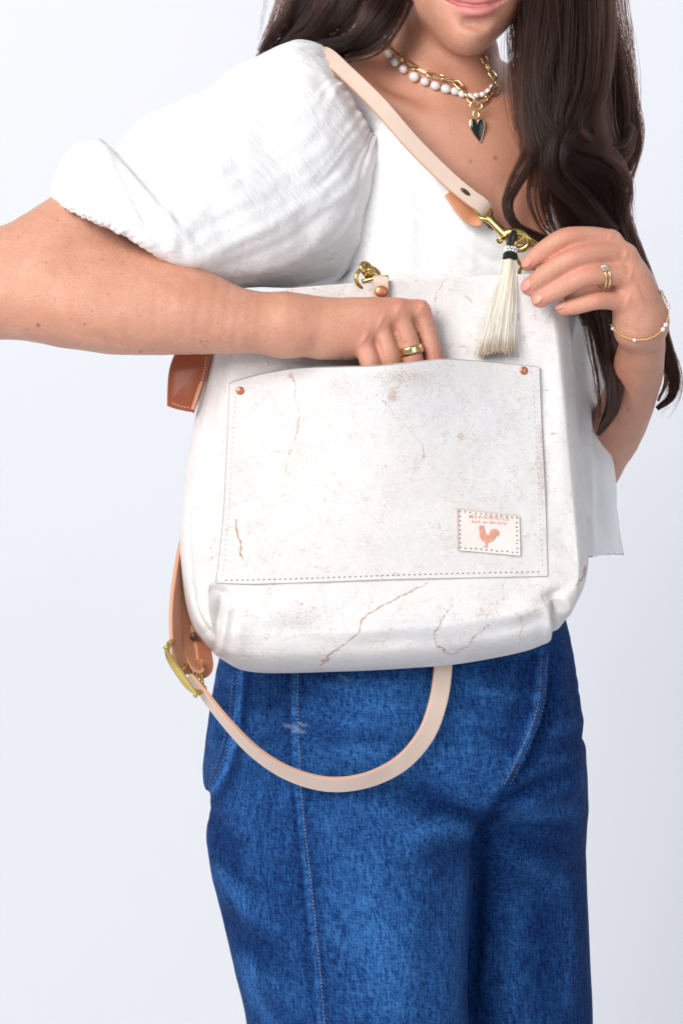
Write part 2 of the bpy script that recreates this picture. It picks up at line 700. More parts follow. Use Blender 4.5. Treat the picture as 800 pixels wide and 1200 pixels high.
def mat_skin():
    b = NB('skin')
    big = b.noise(22, 3)
    mid = b.noise(95, 3)
    base = b.mix(b.ramp(big, 0.3, 0.7), (0.55, 0.258, 0.168), (0.62, 0.315, 0.215))
    base = b.mix(b.ramp(mid, 0.35, 0.75, 0, 0.5), base, (0.54, 0.23, 0.14))
    base = b.mix(b.ramp(b.noise(320, 3, 0.7), 0.42, 0.75, 0, 0.4), base, (0.45, 0.18, 0.11))
    base = b.mix(b.math('MULTIPLY', b.at('red'), 0.7), base, (0.66, 0.24, 0.18))
    base = b.mix(b.math('MULTIPLY', b.at('tan'), 0.85), base, (0.43, 0.185, 0.11))  # chest tan and birthmark, plus shade painted on neck and forearm
    # freckles: round spots of varying size
    fv = b.node('ShaderNodeTexVoronoi', {'Vector': b.co, 'Scale': 115.0}, feature='F1')
    rnd = b.node('ShaderNodeSeparateColor', {'Color': fv.outputs['Color']})
    spot = b.math('MULTIPLY', b.ramp(fv.outputs[0], 0.09, 0.19, 1, 0), b.ramp(rnd.outputs[0], 0.74, 0.92))
    fv2 = b.node('ShaderNodeTexVoronoi', {'Vector': b.co, 'Scale': 260.0}, feature='F1')
    rnd2 = b.node('ShaderNodeSeparateColor', {'Color': fv2.outputs['Color']})
    spot2 = b.math('MULTIPLY', b.ramp(fv2.outputs[0], 0.1, 0.25, 1, 0), b.ramp(rnd2.outputs[1], 0.7, 0.9, 0, 0.7))
    fre = b.math('MULTIPLY', b.math('MAXIMUM', spot, spot2), b.at('freckle'))
    base = b.mix(b.math('MULTIPLY', fre, 0.55), base, (0.34, 0.13, 0.07))
    base = b.mix(b.at('mole'), base, (0.26, 0.09, 0.06))
    base = b.mix(b.at('lips'), base, b.mix(b.noise(300, 2), (0.56, 0.18, 0.165), (0.62, 0.235, 0.215)))
    rough = b.math('SUBTRACT', b.ramp(b.noise(60, 2), 0.3, 0.7, 0.33, 0.43), b.math('MULTIPLY', b.at('lips'), 0.12))
    b.P(Base_Color=base, Roughness=rough, Specular_IOR_Level=0.62,
        Subsurface_Weight=0.12, Subsurface_Scale=0.005)
    b.p.inputs['Subsurface Radius'].default_value = (1.0, 0.38, 0.22)
    pores = b.vor(1300, 'F1')
    lines = b.noise(380, 4, 0.6, b.mapping((1, 1, 2.2)))
    b.bump(b.math('ADD', b.math('MULTIPLY', pores, 0.4), lines), 0.75, 0.0008)
    return b.m


def mat_nail():
    b = NB('nail')
    b.P(Base_Color=(0.60, 0.285, 0.225), Roughness=0.32, Specular_IOR_Level=0.45)
    return b.m


def mat_cloth_white():
    b = NB('white_gauze')
    weave = b.math('MULTIPLY', b.noise(1500, 1, vec=b.mapping((1, 1, 0.25))), b.noise(1500, 1, vec=b.mapping((0.25, 1, 1))))
    rot = b.mapping((1, 1, 1), (0, math.radians(-34), 0))
    c1 = b.noise(48, 5, 0.6, b.mapping((0.35, 1, 1.7), vec=rot), 1.2)
    c2 = b.noise(170, 4, 0.65, b.mapping((0.5, 1, 1.3), vec=rot), 0.8)
    crinkle = b.math('ADD', c1, b.math('MULTIPLY', c2, 0.5))
    b.P(Base_Color=b.mix(b.noise(30, 3), (0.89, 0.89, 0.90), (0.915, 0.912, 0.918)), Roughness=0.85, Specular_IOR_Level=0.2,
        Sheen_Weight=0.1, Sheen_Roughness=0.5)
    n1 = b.bump(crinkle, 0.42, 0.0042)
    n2 = b.bump(weave, 0.25, 0.0006, n1)
    # thin cotton lets some light through
    tr = b.node('ShaderNodeBsdfTranslucent', {'Color': (0.96, 0.96, 0.96), 'Normal': n2})
    mx = b.node('ShaderNodeMixShader', {0: 0.12})
    b.t.links.new(b.p.outputs[0], mx.inputs[1])
    b.t.links.new(tr.outputs[0], mx.inputs[2])
    b.t.links.new(mx.outputs[0], b.t.nodes['Material Output'].inputs['Surface'])
    return b.m


def mat_denim():
    b = NB('blue_denim')
    tw = b.node('ShaderNodeTexWave', {'Vector': b.mapping((1, 0, 1), (0, 0.95, 0)), 'Scale': 430.0, 'Distortion': 1.2, 'Detail': 1.0, 'Detail Scale': 2.0}, wave_type='BANDS')
    slub = b.noise(1000, 1, 0.5, b.mapping((1, 0.4, 0.07)))
    slub2 = b.noise(1000, 1, 0.5, b.mapping((0.12, 0.3, 1.0)))
    diag = b.noise(1100, 1, 0.5, b.mapping((1, 0.4, 0.12), vec=b.mapping((1, 1, 1), (0, 0.55, 0))))
    grain = b.noise(1100, 1, 0.5)
    f = b.math('ADD', b.math('MULTIPLY', slub, 0.62), b.math('MULTIPLY', slub2, 0.42))
    f = b.math('ADD', f, b.math('MULTIPLY', diag, 0.55))
    f = b.math('ADD', f, b.math('MULTIPLY', grain, 0.26))
    cloud = b.noise(40, 5, 0.7, b.mapping((1, 1, 0.6)))
    fade_shade = b.math('ADD', b.at('fade_shade'), b.ramp(cloud, 0.3, 0.75, -0.1, 0.12))
    dark = b.mix(b.ramp(fade_shade, 0.0, 1.0), (0.0006, 0.0055, 0.038), (0.003, 0.034, 0.165))
    lite = b.mix(b.ramp(fade_shade, 0.0, 1.0), (0.006, 0.045, 0.175), (0.050, 0.185, 0.46))
    col = b.mix(b.ramp(f, 0.72, 1.14), dark, lite)
    col = b.mix(b.math('MULTIPLY', b.at('fray'), b.ramp(slub, 0.3, 0.62, 0.5, 0.9)), col, (0.42, 0.52, 0.66))
    b.P(Base_Color=col, Roughness=0.9, Specular_IOR_Level=0.12)
    b.bump(f, 0.7, 0.0010)
    return b.m


def mat_leather_white(name='crackled_white_leather', amt=1.0):
    b = NB(name)
    wear = b.at('wear')
    speck = b.at('speck')
    n1 = b.noise(38, 4, 0.6)
    nf = b.noise(330, 4, 0.65)
    nf2 = b.noise(760, 3, 0.6)
    vc = b.vor(420, 'DISTANCE_TO_EDGE', b.node('ShaderNodeMix', {0: 0.012, 4: b.co, 5: b.node('ShaderNodeTexNoise', {'Scale': 120.0}).outputs['Color']}, data_type='VECTOR').outputs[1])
    base = b.mix(b.ramp(n1, 0.3, 0.7), (0.765, 0.738, 0.72), (0.81, 0.79, 0.777))
    base = b.mix(b.math('MULTIPLY', b.at('blue'), b.ramp(nf, 0.35, 0.65, 0.2, 1.0)), base, (0.755, 0.785, 0.835))
    base = b.mix(b.ramp(nf2, 0.4, 0.8, 0.0, 0.16), base, (0.72, 0.68, 0.66))
    base = b.mix(b.math('MULTIPLY', b.ramp(vc, 0.0, 0.09, 1, 0), b.ramp(n1, 0.3, 0.8, 0.04, 0.22)), base, (0.55, 0.44, 0.40))
    # hairline cracks where the hide was creased, thinned out by noise
    w = b.math('ADD', wear, b.math('MULTIPLY', b.math('SUBTRACT', nf, 0.5), 1.3))
    crack = b.ramp(w, 0.62, 0.86)
    halo = b.ramp(b.math('ADD', wear, b.math('MULTIPLY', b.math('SUBTRACT', nf2, 0.5), 0.7)), 0.2, 0.8, 0.0, 0.34)
    sp = b.ramp(b.math('ADD', b.math('MULTIPLY', speck, 0.52), b.math('MULTIPLY', b.math('SUBTRACT', nf2, 0.5), 1.15)), 0.44, 0.60)
    sp2 = b.ramp(b.math('ADD', b.math('MULTIPLY', speck, 0.4), b.math('SUBTRACT', nf, 0.5)), 0.32, 0.56, 0.0, 0.5)
    # rare random flecks all over
    rare = b.math('MULTIPLY', b.ramp(nf2, 0.70, 0.76), b.ramp(b.noise(55, 3), 0.55, 0.7))
    br = b.mix(b.noise(90, 2), (0.40, 0.21, 0.135), (0.60, 0.40, 0.29))
    col = b.mix(halo, base, (0.70, 0.56, 0.47))
    m = b.math('MAXIMUM', b.math('MAXIMUM', b.math('MULTIPLY', crack, 0.85), b.math('MULTIPLY', b.math('MAXIMUM', sp, sp2), 0.62)), b.math('MULTIPLY', rare, 0.45))
    # web of hairline cracks
    wv = b.node('ShaderNodeMix', {0: 0.045, 4: b.co, 5: b.node('ShaderNodeTexNoise', {'Scale': 26.0, 'Detail': 4.0}).outputs['Color']}, data_type='VECTOR').outputs[1]
    web = b.math('MULTIPLY', b.ramp(b.vor(30, 'DISTANCE_TO_EDGE', wv), 0.0, 0.022, 1, 0), b.ramp(b.noise(28, 3), 0.36, 0.52))
    web2 = b.math('MULTIPLY', b.ramp(b.vor(85, 'DISTANCE_TO_EDGE', wv), 0.0, 0.05, 1, 0), b.ramp(b.math('ADD', b.math('MULTIPLY', b.noise(20, 3), 0.8), b.math('MULTIPLY', speck, 0.22)), 0.38, 0.58))
    web = b.math('MULTIPLY', b.math('MAXIMUM', web, b.math('MULTIPLY', web2, 0.7)), b.ramp(nf, 0.36, 0.62, 0.15, 0.8))
    m = b.math('MAXIMUM', m, b.math('MULTIPLY', web, 0.75))
    col = b.mix(m, col, br)
    col = b.mix(b.at('rawedge'), col, (0.58, 0.38, 0.28))
    b.P(Base_Color=col, Roughness=b.ramp(nf, 0.3, 0.7, 0.66, 0.82), Specular_IOR_Level=0.25)
    hgt = b.math('SUBTRACT', b.math('ADD', b.math('MULTIPLY', b.ramp(vc, 0.0, 0.15), 0.6), b.math('MULTIPLY', nf, 0.9)), b.math('MULTIPLY', m, 1.2))
    b.bump(hgt, 0.5, 0.0010)
    return b.m


def mat_veg_leather(name, col, edgecol, backcol, rough=0.42):
    b = NB(name)
    n = b.noise(45, 3)
    c = b.mix(b.ramp(n, 0.3, 0.7), tuple(x * 0.94 for x in col), col)
    c = b.mix(b.ramp(b.noise(500, 2), 0.5, 0.8, 0, 0.2), c, tuple(x * 0.8 for x in col))
    c = b.mix(b.at('back'), c, b.mix(b.noise(400, 3), backcol, tuple(x * 1.15 for x in backcol)))
    c = b.mix(b.at('edge'), c, edgecol)
    b.P(Base_Color=c, Roughness=rough, Specular_IOR_Level=0.4)
    b.bump(b.noise(600, 3), 0.15, 0.0005)
    return b.m


def simple(name, col, rough=0.5, metal=0.0, spec=0.5, nz=0.0, **kw):
    b = NB(name)
    c = col
    if nz:
        c = b.mix(b.ramp(b.noise(nz, 3), 0.3, 0.7), tuple(x * 0.82 for x in col), col)
    b.P(Base_Color=c, Roughness=rough if not metal else b.ramp(b.noise(300, 3), 0.3, 0.7, rough * 0.8, rough * 1.3), Metallic=metal, Specular_IOR_Level=spec, **kw)
    return b.m


def mat_hair(name, col, rough=0.2):
    m = bpy.data.materials.new(name)
    m.use_nodes = True
    t = m.node_tree
    t.nodes.remove(t.nodes['Principled BSDF'])
    h = t.nodes.new('ShaderNodeBsdfHairPrincipled')
    h.parametrization = 'COLOR'
    h.inputs['Color'].default_value = (*col, 1)
    h.inputs['Roughness'].default_value = rough
    h.inputs['IOR'].default_value = 1.37
    h.inputs['Radial Roughness'].default_value = 0.4
    if 'Random Roughness' in h.inputs:
        h.inputs['Random Roughness'].default_value = 0.3
    if 'Random Color' in h.inputs:
        h.inputs['Random Color'].default_value = 0.35
    t.links.new(h.outputs[0], t.nodes['Material Output'].inputs['Surface'])
    return m


def mat_horsehair():
    b = NB('cream_horsehair')
    hi = b.node('ShaderNodeHairInfo')
    c = b.mix(b.math('MULTIPLY', hi.outputs['Random'], 0.5), (0.80, 0.755, 0.68), (0.66, 0.58, 0.47))
    c = b.mix(b.ramp(hi.outputs['Intercept'], 0.80, 1.0, 0.0, 0.75), c, (0.42, 0.30, 0.19))
    b.P(Base_Color=c, Roughness=0.5, Specular_IOR_Level=0.4)
    return b.m


M = dict(
    backdrop=mat_backdrop(), skin=mat_skin(), nail=mat_nail(), gauze=mat_cloth_white(), denim=mat_denim(),
    leather=mat_leather_white(),
    strap=mat_veg_leather('natural_leather', (0.68, 0.525, 0.435), (0.62, 0.33, 0.20), (0.60, 0.28, 0.15)),
    strap_tan=mat_veg_leather('tan_leather', (0.42, 0.185, 0.105), (0.56, 0.28, 0.17), (0.40, 0.15, 0.07)),
    russet=mat_veg_leather('russet_leather', (0.30, 0.075, 0.03), (0.62, 0.36, 0.22), (0.40, 0.15, 0.08), 0.3),
    patch=mat_veg_leather('patch_leather', (0.80, 0.72, 0.67), (0.66, 0.36, 0.24), (0.6, 0.4, 0.3)),
    print=simple('pink_foil_print', (0.74, 0.33, 0.23), 0.5, nz=300),
    hole=simple('stitch_hole', (0.16, 0.09, 0.07), 0.9),
    hole_pale=simple('stitch_thread_pale', (0.50, 0.45, 0.43), 0.9),
    copper=simple('copper_rivet', (0.55, 0.20, 0.11), 0.35, 0.75),
    copper_dark=simple('dark_rivet', (0.07, 0.03, 0.02), 0.35, 0.3),
    brass=simple('brass', (0.62, 0.46, 0.15), 0.22, 1.0),
    gold=simple('gold', (0.85, 0.62, 0.33), 0.14, 1.0),
    pearl=simple('pearl', (0.70, 0.66, 0.645), 0.14, 0.0, 0.7, Coat_Weight=0.6, Coat_Roughness=0.08, Subsurface_Weight=0.2, Subsurface_Scale=0.002),
    black=simple('black_enamel', (0.006, 0.006, 0.006), 0.12, 0, 0.6),
    cord=simple('black_cord', (0.008, 0.008, 0.010), 0.6),
    diamond=simple('diamond', (0.95, 0.96, 0.97), 0.02, 0, 1.0, Transmission_Weight=0.75, IOR=2.0),
    hairM=mat_hair('dark_brown_hair', (0.0125, 0.0045, 0.0028)),
    tassel=mat_horsehair(),
    hair_occluder_mat=simple('hair_shadow', (0.010, 0.006, 0.005), 0.7),
    tassel_core=simple('tassel_core', (0.70, 0.62, 0.50), 0.8),
    bead=simple('white_bead', (0.75, 0.74, 0.70), 0.35),
    thread=simple('jeans_thread', (0.33, 0.30, 0.30), 0.8, nz=700),
    thread_o=simple('jeans_thread_orange', (0.38, 0.24, 0.13), 0.8, nz=700),
    thread_w=simple('cream_thread', (0.72, 0.55, 0.40), 0.8),
    thread_blue=simple('jeans_thread_blue', (0.16, 0.26, 0.42), 0.8, nz=700),
)


def thing(name, label, cat, loc, group=None):
    o = bpy.data.objects.new(name, None)
    COL.objects.link(o)
    o.empty_display_size = 0.05
    o['label'] = label
    o['category'] = cat
    if group:
        o['group'] = group
    return o


# ------------------------------------------------------------------ setting: white studio sweep
def build_backdrop():
    prof = [(-4.5, 0.0), (-2, 0.0), (0.4, 0.0)]
    R = 0.8
    for a in np.linspace(0, math.pi / 2, 16):
        prof.append((1.0 + R * math.sin(a), R - R * math.cos(a)))
    prof += [(1.8, 2.0), (1.8, 4.0)]
    xs = np.linspace(-3.5, 3.5, 15)
    V = np.array([[x, y, z] for (y, z) in prof for x in xs])
    n = len(xs)
    Q = [(i * n + j, i * n + j + 1, (i + 1) * n + j + 1, (i + 1) * n + j) for i in range(len(prof) - 1) for j in range(n - 1)]
    o = link('backdrop', quads_mesh('backdrop', V, Q), M['backdrop'])
    o['kind'] = 'structure'


build_backdrop()

# ------------------------------------------------------------------ the person: body
person = thing('person', 'person in white puff-sleeve blouse and blue jeans, reaching into the bag pocket', 'person', (0, 0, 0))


def build_body():
    f = Field(P(-78, -190, -0.09) * [1, 0, 0] + [0, -0.085, 1.0], [0.345, 0.33, 1.72], 0.0017)
    # --- trunk
    f.ell(P(528, 240, .185), (L(150, .185), .105, L(175, .185)), 0.0)
    f.ell(P(540, 480, .20), (L(135, .2), .09, L(190, .2)), 0.05)
    f.chain([(345, 108, .125, 48), (430, 108, .155, 46), (530, 122, .18, 48), (625, 140, .20, 44), (675, 175, .22, 44)], 0.03)
    f.ell(P(470, 300, .115), (L(70, .1), .045, L(70, .1)), 0.03)
    f.ell(P(610, 300, .125), (L(66, .1), .045, L(70, .1)), 0.03)
    f.ell(P(560, 210, .12), (L(80, .1), .03, L(80, .1)), 0.05)
    # clavicles
    f.chain([(548, 152, .098, 6), (590, 138, .115, 7), (640, 132, .15, 8)], 0.02)
    f.chain([(520, 150, .095, 6), (470, 128, .10, 8), (400, 92, .112, 9)], 0.02)
    # neck
    f.chain([(528, -60, .17, 52), (522, 20, .165, 51), (518, 70, .16, 54), (520, 120, .165, 64)], 0.022)
    f.chain([(470, 20, .15, 15), (500, 90, .118, 12), (532, 148, .098, 7)], 0.02)      # sternomastoid
    f.chain([(570, 60, .145, 10), (556, 110, .12, 10), (545, 150, .10, 6)], 0.02)
    f.chain([(470, 80, .18, 26), (400, 95, .165, 34)], 0.03)                            # trapezius
    f.ell(P(537, 156, .098), (.010, .008, .010), 0.012, cut=True)                       # notch
    # --- head
    f.ell(P(566, -125, .135), (.073, .093, .105), 0.02)
    f.ell(P(549, -32, .095), (L(71, .1), .062, L(84, .1)), 0.03)
    f.ell(P(549, 34, .060), (L(26), .028, L(28)), 0.035)          # chin
    f.ell(P(500, -20, .11), (L(26), .05, L(40)), 0.02)
    f.ell(P(557, -2, .052), (L(42), .022, L(28)), 0.02)           # mouth mound
    f.chain([(562, -120, .032, 7), (562, -62, .014, 9), (562, -50, .006, 11)], 0.012)    # nose
    f.chain([(548, -46, .022, 8), (576, -46, .022, 8)], 0.01)
    # lips
    f.chain([(526, -1, .040, 2.6), (544, -2, .0305, 5.2), (558, 0, .029, 5), (572, -2, .0305, 5.2), (588, -2, .041, 2.6)], 0.006)
    f.chain([(530, 4, .0385, 2.8), (544, 11.5, .031, 6.2), (557, 14.2, .0285, 7.2), (571, 11.5, .0305, 6.2), (585, 3.5, .039, 2.8)], 0.006)
    for a, b in zip([(520, -3), (538, 4), (557, 6.5), (576, 4)], [(538, 4), (557, 6.5), (576, 4), (593, -4)]):
        for t in np.linspace(0, 1, 5):
            x, y = a[0] * (1 - t) + b[0] * t, a[1] * (1 - t) + b[1] * t
            dd = 0.0245 + 0.0000125 * (x - 558) ** 2
            f.ell(P(x, y, dd), (.003, .0045, .0011), 0.0025, cut=True)
    f.ell(P(558, 27, .034), (.014, .006, .005), 0.009, cut=True)
    # --- her right arm (left in the picture)
    f.chain([(330, 110, .12, 52), (190, 205, .05, 54), (62, 298, -.005, 57), (-22, 336, -.015, 56)], 0.012)
    f.chain([(-22, 336, -.015, 55), (55, 349, -.028, 54), (130, 362, -.032, 53), (205, 368, -.033, 48), (280, 376, -.030, 38.5), (338, 381, -.026, 31.5)], 0.02)
    f.chain([(338, 376, -.022, 27), (366, 374, -.020, 23), (380, 376, -.020, 22)], 0.02)
    f.chain([(338, 386, -.024, 29), (366, 388, -.024, 24), (385, 392, -.024, 22)], 0.02)
    f.chain([(60, 322, -.02, 44), (130, 322, -.018, 42), (185, 332, -.018, 36), (235, 352, -.026, 30)], 0.02)
    # hand
    hk = 0.010
    f.chain([(366, 372, -.018, 20), (430, 367, -.016, 17), (490, 365, -.011, 14)], hk)
    f.chain([(366, 376, -.020, 20), (420, 370, -.022, 18), (464, 368, -.018, 16)], hk)
    f.chain([(366, 386, -.022, 20), (410, 384, -.025, 18), (444, 382, -.023, 15)], hk)
    f.chain([(370, 392, -.022, 20), (398, 397, -.026, 18), (425, 400, -.027, 14)], hk)
    f.chain([(378, 400, -.018, 19), (408, 406, -.016, 17)], hk)
    # fingers dipping into the pocket
    fk = 0.0018
    f.chain([(491, 365, -.010, 13.2), (502, 395, -.010, 11.6), (509, 425, -.009, 11.2), (513, 445, -.004, 10.5), (517, 465, .002, 10), (518, 490, .004, 8)], fk)
    f.chain([(466, 369, -.017, 14.6), (477, 398, -.019, 13.6), (484, 425, -.018, 13.2), (488, 445, -.012, 12.5), (492, 470, -.004, 12), (492, 500, -.002, 9)], fk)
    f.chain([(445, 384, -.022, 14), (453, 406, -.025, 12.8), (458, 428, -.023, 12.4), (461, 448, -.014, 11.5), (464, 470, -.006, 11), (464, 492, -.004, 9)], fk)
    f.chain([(426, 403, -.026, 13.6), (432, 418, -.028, 12.6), (435, 432, -.025, 12), (438, 448, -.015, 10.8), (440, 462, -.007, 10), (440, 478, -.005, 8)], fk)
    f.chain([(385, 372, -.006, 16), (430, 388, .000, 13), (470, 410, .004, 11), (488, 432, .005, 9)], 0.006)    # thumb, behind the palm
    # --- her left arm (right in the picture)
    f.chain([(675, 180, .22, 44), (684, 380, .245, 43), (664, 600, .262, 39)], 0.015)
    f.chain([(664, 606, .262, 37), (692, 548, .218, 35), (722, 500, .155, 33), (742, 450, .095, 31), (750, 415, .05, 28.5), (752, 392, .026, 26), (750, 372, .012, 25)], 0.02)
    # hand back
    f.chain([(750, 378, .010, 25), (735, 330, -.004, 20), (716, 287, -.012, 14)], 0.012)
    f.chain([(752, 375, .010, 25), (745, 335, -.006, 20), (732, 302, -.016, 14)], 0.012)
    f.chain([(752, 378, .012, 25), (748, 345, -.004, 19), (738, 324, -.015, 14)], 0.012)
    f.chain([(744, 386, .014, 22), (741, 368, .0, 17), (734, 354, -.010, 13.5)], 0.012)
    fl = 0.0045
    f.chain([(715, 283, -.012, 14), (690, 278, -.021, 12.5), (662, 279, -.027, 12.3), (634, 296, -.022, 11), (619, 308, -.015, 9.5)], fl)
    f.chain([(732, 300, -.016, 14), (702, 297, -.027, 13), (671, 303, -.033, 12.6), (641, 320, -.027, 11.5), (619, 336, -.017, 10.2)], fl)
    f.chain([(738, 323, -.015, 14), (710, 322, -.027, 12.8), (683, 325, -.032, 12.2), (655, 339, -.026, 11.2), (632, 351, -.017, 10)], fl)
    f.chain([(734, 354, -.010, 13), (716, 352, -.018, 11.5), (697, 353, -.024, 11), (677, 358, -.021, 10), (660, 361, -.015, 9)], fl)
    # thumb on the far side of the bag
    f.chain([(742, 360, .018, 17), (715, 335, .055, 14), (690, 340, .078, 12), (660, 350, .084, 10)], 0.008)
    V, Q = f.mesh(3)
    N = vnormals(V, Q)
    # knuckle creases, tendons, wrist folds
    st = []
    for c in [((700, 270), (712, 272)), ]:
        pass
    for x, y, a in [(664, 272, 70), (672, 296, 65), (685, 318, 65), (699, 347, 70)]:      # PIP creases, left hand
        for o in (-3, 0, 3):
            dx, dy = math.cos(math.radians(a)) * 6, math.sin(math.radians(a)) * 6
            st.append(([(x + o - dx * .3, y - dy * .5), (x + o + 1, y), (x + o - dx * .3, y + dy)], 1.6, -0.35))
        st.append(([(x - 6, y + 2), (x + 6, y + 2)], 8, 0.5))
    for x, y in [(715, 275), (733, 297), (739, 320), (736, 350)]:                       # MCP bumps
        st.append(([(x - 3, y), (x + 3, y + 2)], 9, 1.3))
    for a, b in [((718, 290), (742, 350)), ((734, 310), (752, 355)), ((740, 332), (755, 362))]:
        st.append(([a, b], 4, 0.6))
    for a, b in [((726, 290), (745, 340)), ((738, 312), (756, 350))]:
        st.append(([a, b], 4, -0.6))
    for x, y in [(495, 357), (468, 360), (447, 374), (427, 396)]:                       # MCP knuckles, right hand
        st.append(([(x - 3, y - 1), (x + 3, y + 2)], 10, 1.3))
    for a, b in [((484, 368), (495, 394)), ((459, 376), (468, 404)), ((439, 394), (446, 418))]:
        st.append(([a, b], 3.6, -1.6))
    for a, b in [((405, 362), (448, 360)), ((405, 372), (440, 372)), ((398, 384), (424, 392))]:
        st.append(([a, b], 5, 0.7))
    for a, b in [((493, 384), (510, 381)), ((468, 388), (488, 385)), ((446, 402), (462, 398)), ((497, 405), (514, 402)), ((472, 402), (491, 399))]:
        st.append(([a, ((a[0] + b[0]) / 2, (a[1] + b[1]) / 2 + 1.5), b], 1.8, -0.35))
    for a, b in [((405, 412), (414, 420)), ((411, 409), (420, 419)), ((400, 415), (405, 423))]:
        st.append(([a, b], 2.2, -0.7))
    for a, b in [((365, 392), (372, 416)), ((370, 396), (378, 418))]:
        st.append(([a, b], 2.2, -0.5))
    for a, b in [((738, 384), (752, 392)), ((728, 380), (740, 388))]:
        st.append(([a, b], 2.5, -0.6))
    V = folds(V, N, st)
    V = V + N * (0.0005 * fbm(V * 42, 2) * (PX(V)[:, 1] > 200))[:, None]
    N = vnormals(V, Q)
    q = PX(V)
    front = N[:, 1] < 0.3
    # lips
    lip = [(521, -3), (533, -7), (547, -9), (558, -6), (569, -9), (582, -7), (592, -4), (584, 8), (573, 17.5), (560, 22), (546, 19), (532, 9)]
    d, _ = dist_poly(q, np.array(lip + lip[:1], float))
    ins = inside_poly(q, lip)
    lips = np.clip(np.where(ins, 1, 1 - d / 2.5), 0, 1) * (front & (V[:, 1] < .07))
    red = np.zeros(len(V))
    for x, y, r, a in [(495, 357, 19, .5), (468, 360, 19, .5), (447, 374, 18, .5), (428, 400, 19, .6), (664, 275, 14, .6), (672, 300, 14, .6), (685, 322, 14, .6), (699, 350, 12, .6),
                       (715, 276, 14, .6), (733, 298, 14, .6), (739, 321, 14, .6), (736, 352, 14, .6), (616, 311, 14, .9), (616, 339, 14, .9), (630, 354, 13, .9), (656, 362, 12, .9),
                       (512, 418, 14, .8), (488, 425, 14, .5), (540, 30, 16, .2)]:
        red = np.maximum(red, a * np.exp(-(((q[:, 0] - x) ** 2 + (q[:, 1] - y) ** 2) / r ** 2)) * (V[:, 1] < .06))
    for pts, w in [([(700, 290), (660, 293), (634, 306)], 3.5), ([(712, 311), (675, 315), (640, 334)], 3.5), ([(722, 335), (690, 338), (655, 352)], 3.5), ([(730, 366), (700, 364), (670, 369)], 3)]:
        dd, _ = dist_poly(q, np.array(pts, float))
        red = np.maximum(red, 0.9 * np.exp(-(dd / w) ** 2) * (V[:, 1] < .06))
    arm = ((q[:, 0] < 350) & (q[:, 1] > 200)).astype(float) + ((q[:, 1] > 395) & (q[:, 0] > 690)) * 0.6
    chest = ((q[:, 1] > 85) & (q[:, 1] < 330) & (q[:, 0] > 380) & (V[:, 1] > .03)).astype(float)
    fre = np.clip(arm + chest * .35, 0, 1)
    tan = np.clip((q[:, 1] - 62) / 40, 0, 1) * chest * .6 + ((q[:, 1] > 380) & (q[:, 0] > 690)) * np.clip((q[:, 1] - 385) / 60, 0, .4)  # tan on the chest; shade painted down her left forearm
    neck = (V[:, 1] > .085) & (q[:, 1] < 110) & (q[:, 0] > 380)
    tan = np.maximum(tan, neck * 0.4)  # shade under the chin painted into the neck colour
    mole = np.zeros(len(V))
    for x, y, r in [(580, 185, 2.6), (551, 189, 2), (45, 381, 2.4), (100, 380, 1.6), (165, 412, 1.8), (432, 68, 1.6), (474, 401, 1.2), (700, 450, 1.5), (735, 480, 1.6), (128, 345, 1.3), (235, 400, 1.4)]:
        mole = np.maximum(mole, np.clip(1.4 - np.hypot(q[:, 0] - x, q[:, 1] - y) / r, 0, 1) * front)
    # faint birthmark on the forearm
    bm = np.exp(-(((q[:, 0] - 113) / 16) ** 2 + ((q[:, 1] - 389) / 7) ** 2)) * front
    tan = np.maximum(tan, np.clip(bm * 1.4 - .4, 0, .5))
    me = quads_mesh('body', V, Q)
    for n_, v_ in (('lips', lips), ('red', np.clip(red, 0, 1)), ('freckle', fre), ('tan', tan), ('mole', mole)):  # tan also carries the shade painted on neck and forearm
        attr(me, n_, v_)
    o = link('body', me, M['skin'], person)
    surf = Surf((V, Q))
    for x, y, dx, dy, ln, wd in [(616.5, 307, -.8, .6, 7.5, 5.2), (616, 334, -.75, .66, 8, 5.6), (629, 350, -.8, .6, 7.5, 5.4), (656, 357.5, -1, .18, 7.5, 4.8)]:
        l, n = surf.hit(x, y)
        if l is None:
            continue
        n = nrm(n + np.array([0, 0, .15]))
        t = np.array([dx, 0, -dy])
        t = nrm(t - n * (t @ n))
        b = np.cross(n, t)
        Vn, Qn, Tn = ball_data(l - n * 0.0005, (L(ln), L(wd), .0011), 16, 10, np.stack([t, b, n], 1))
        link('fingernail', quads_mesh('fingernail', Vn, Qn, Tn), M['nail'], o)
    return surf, o


body_surf, body = build_body()


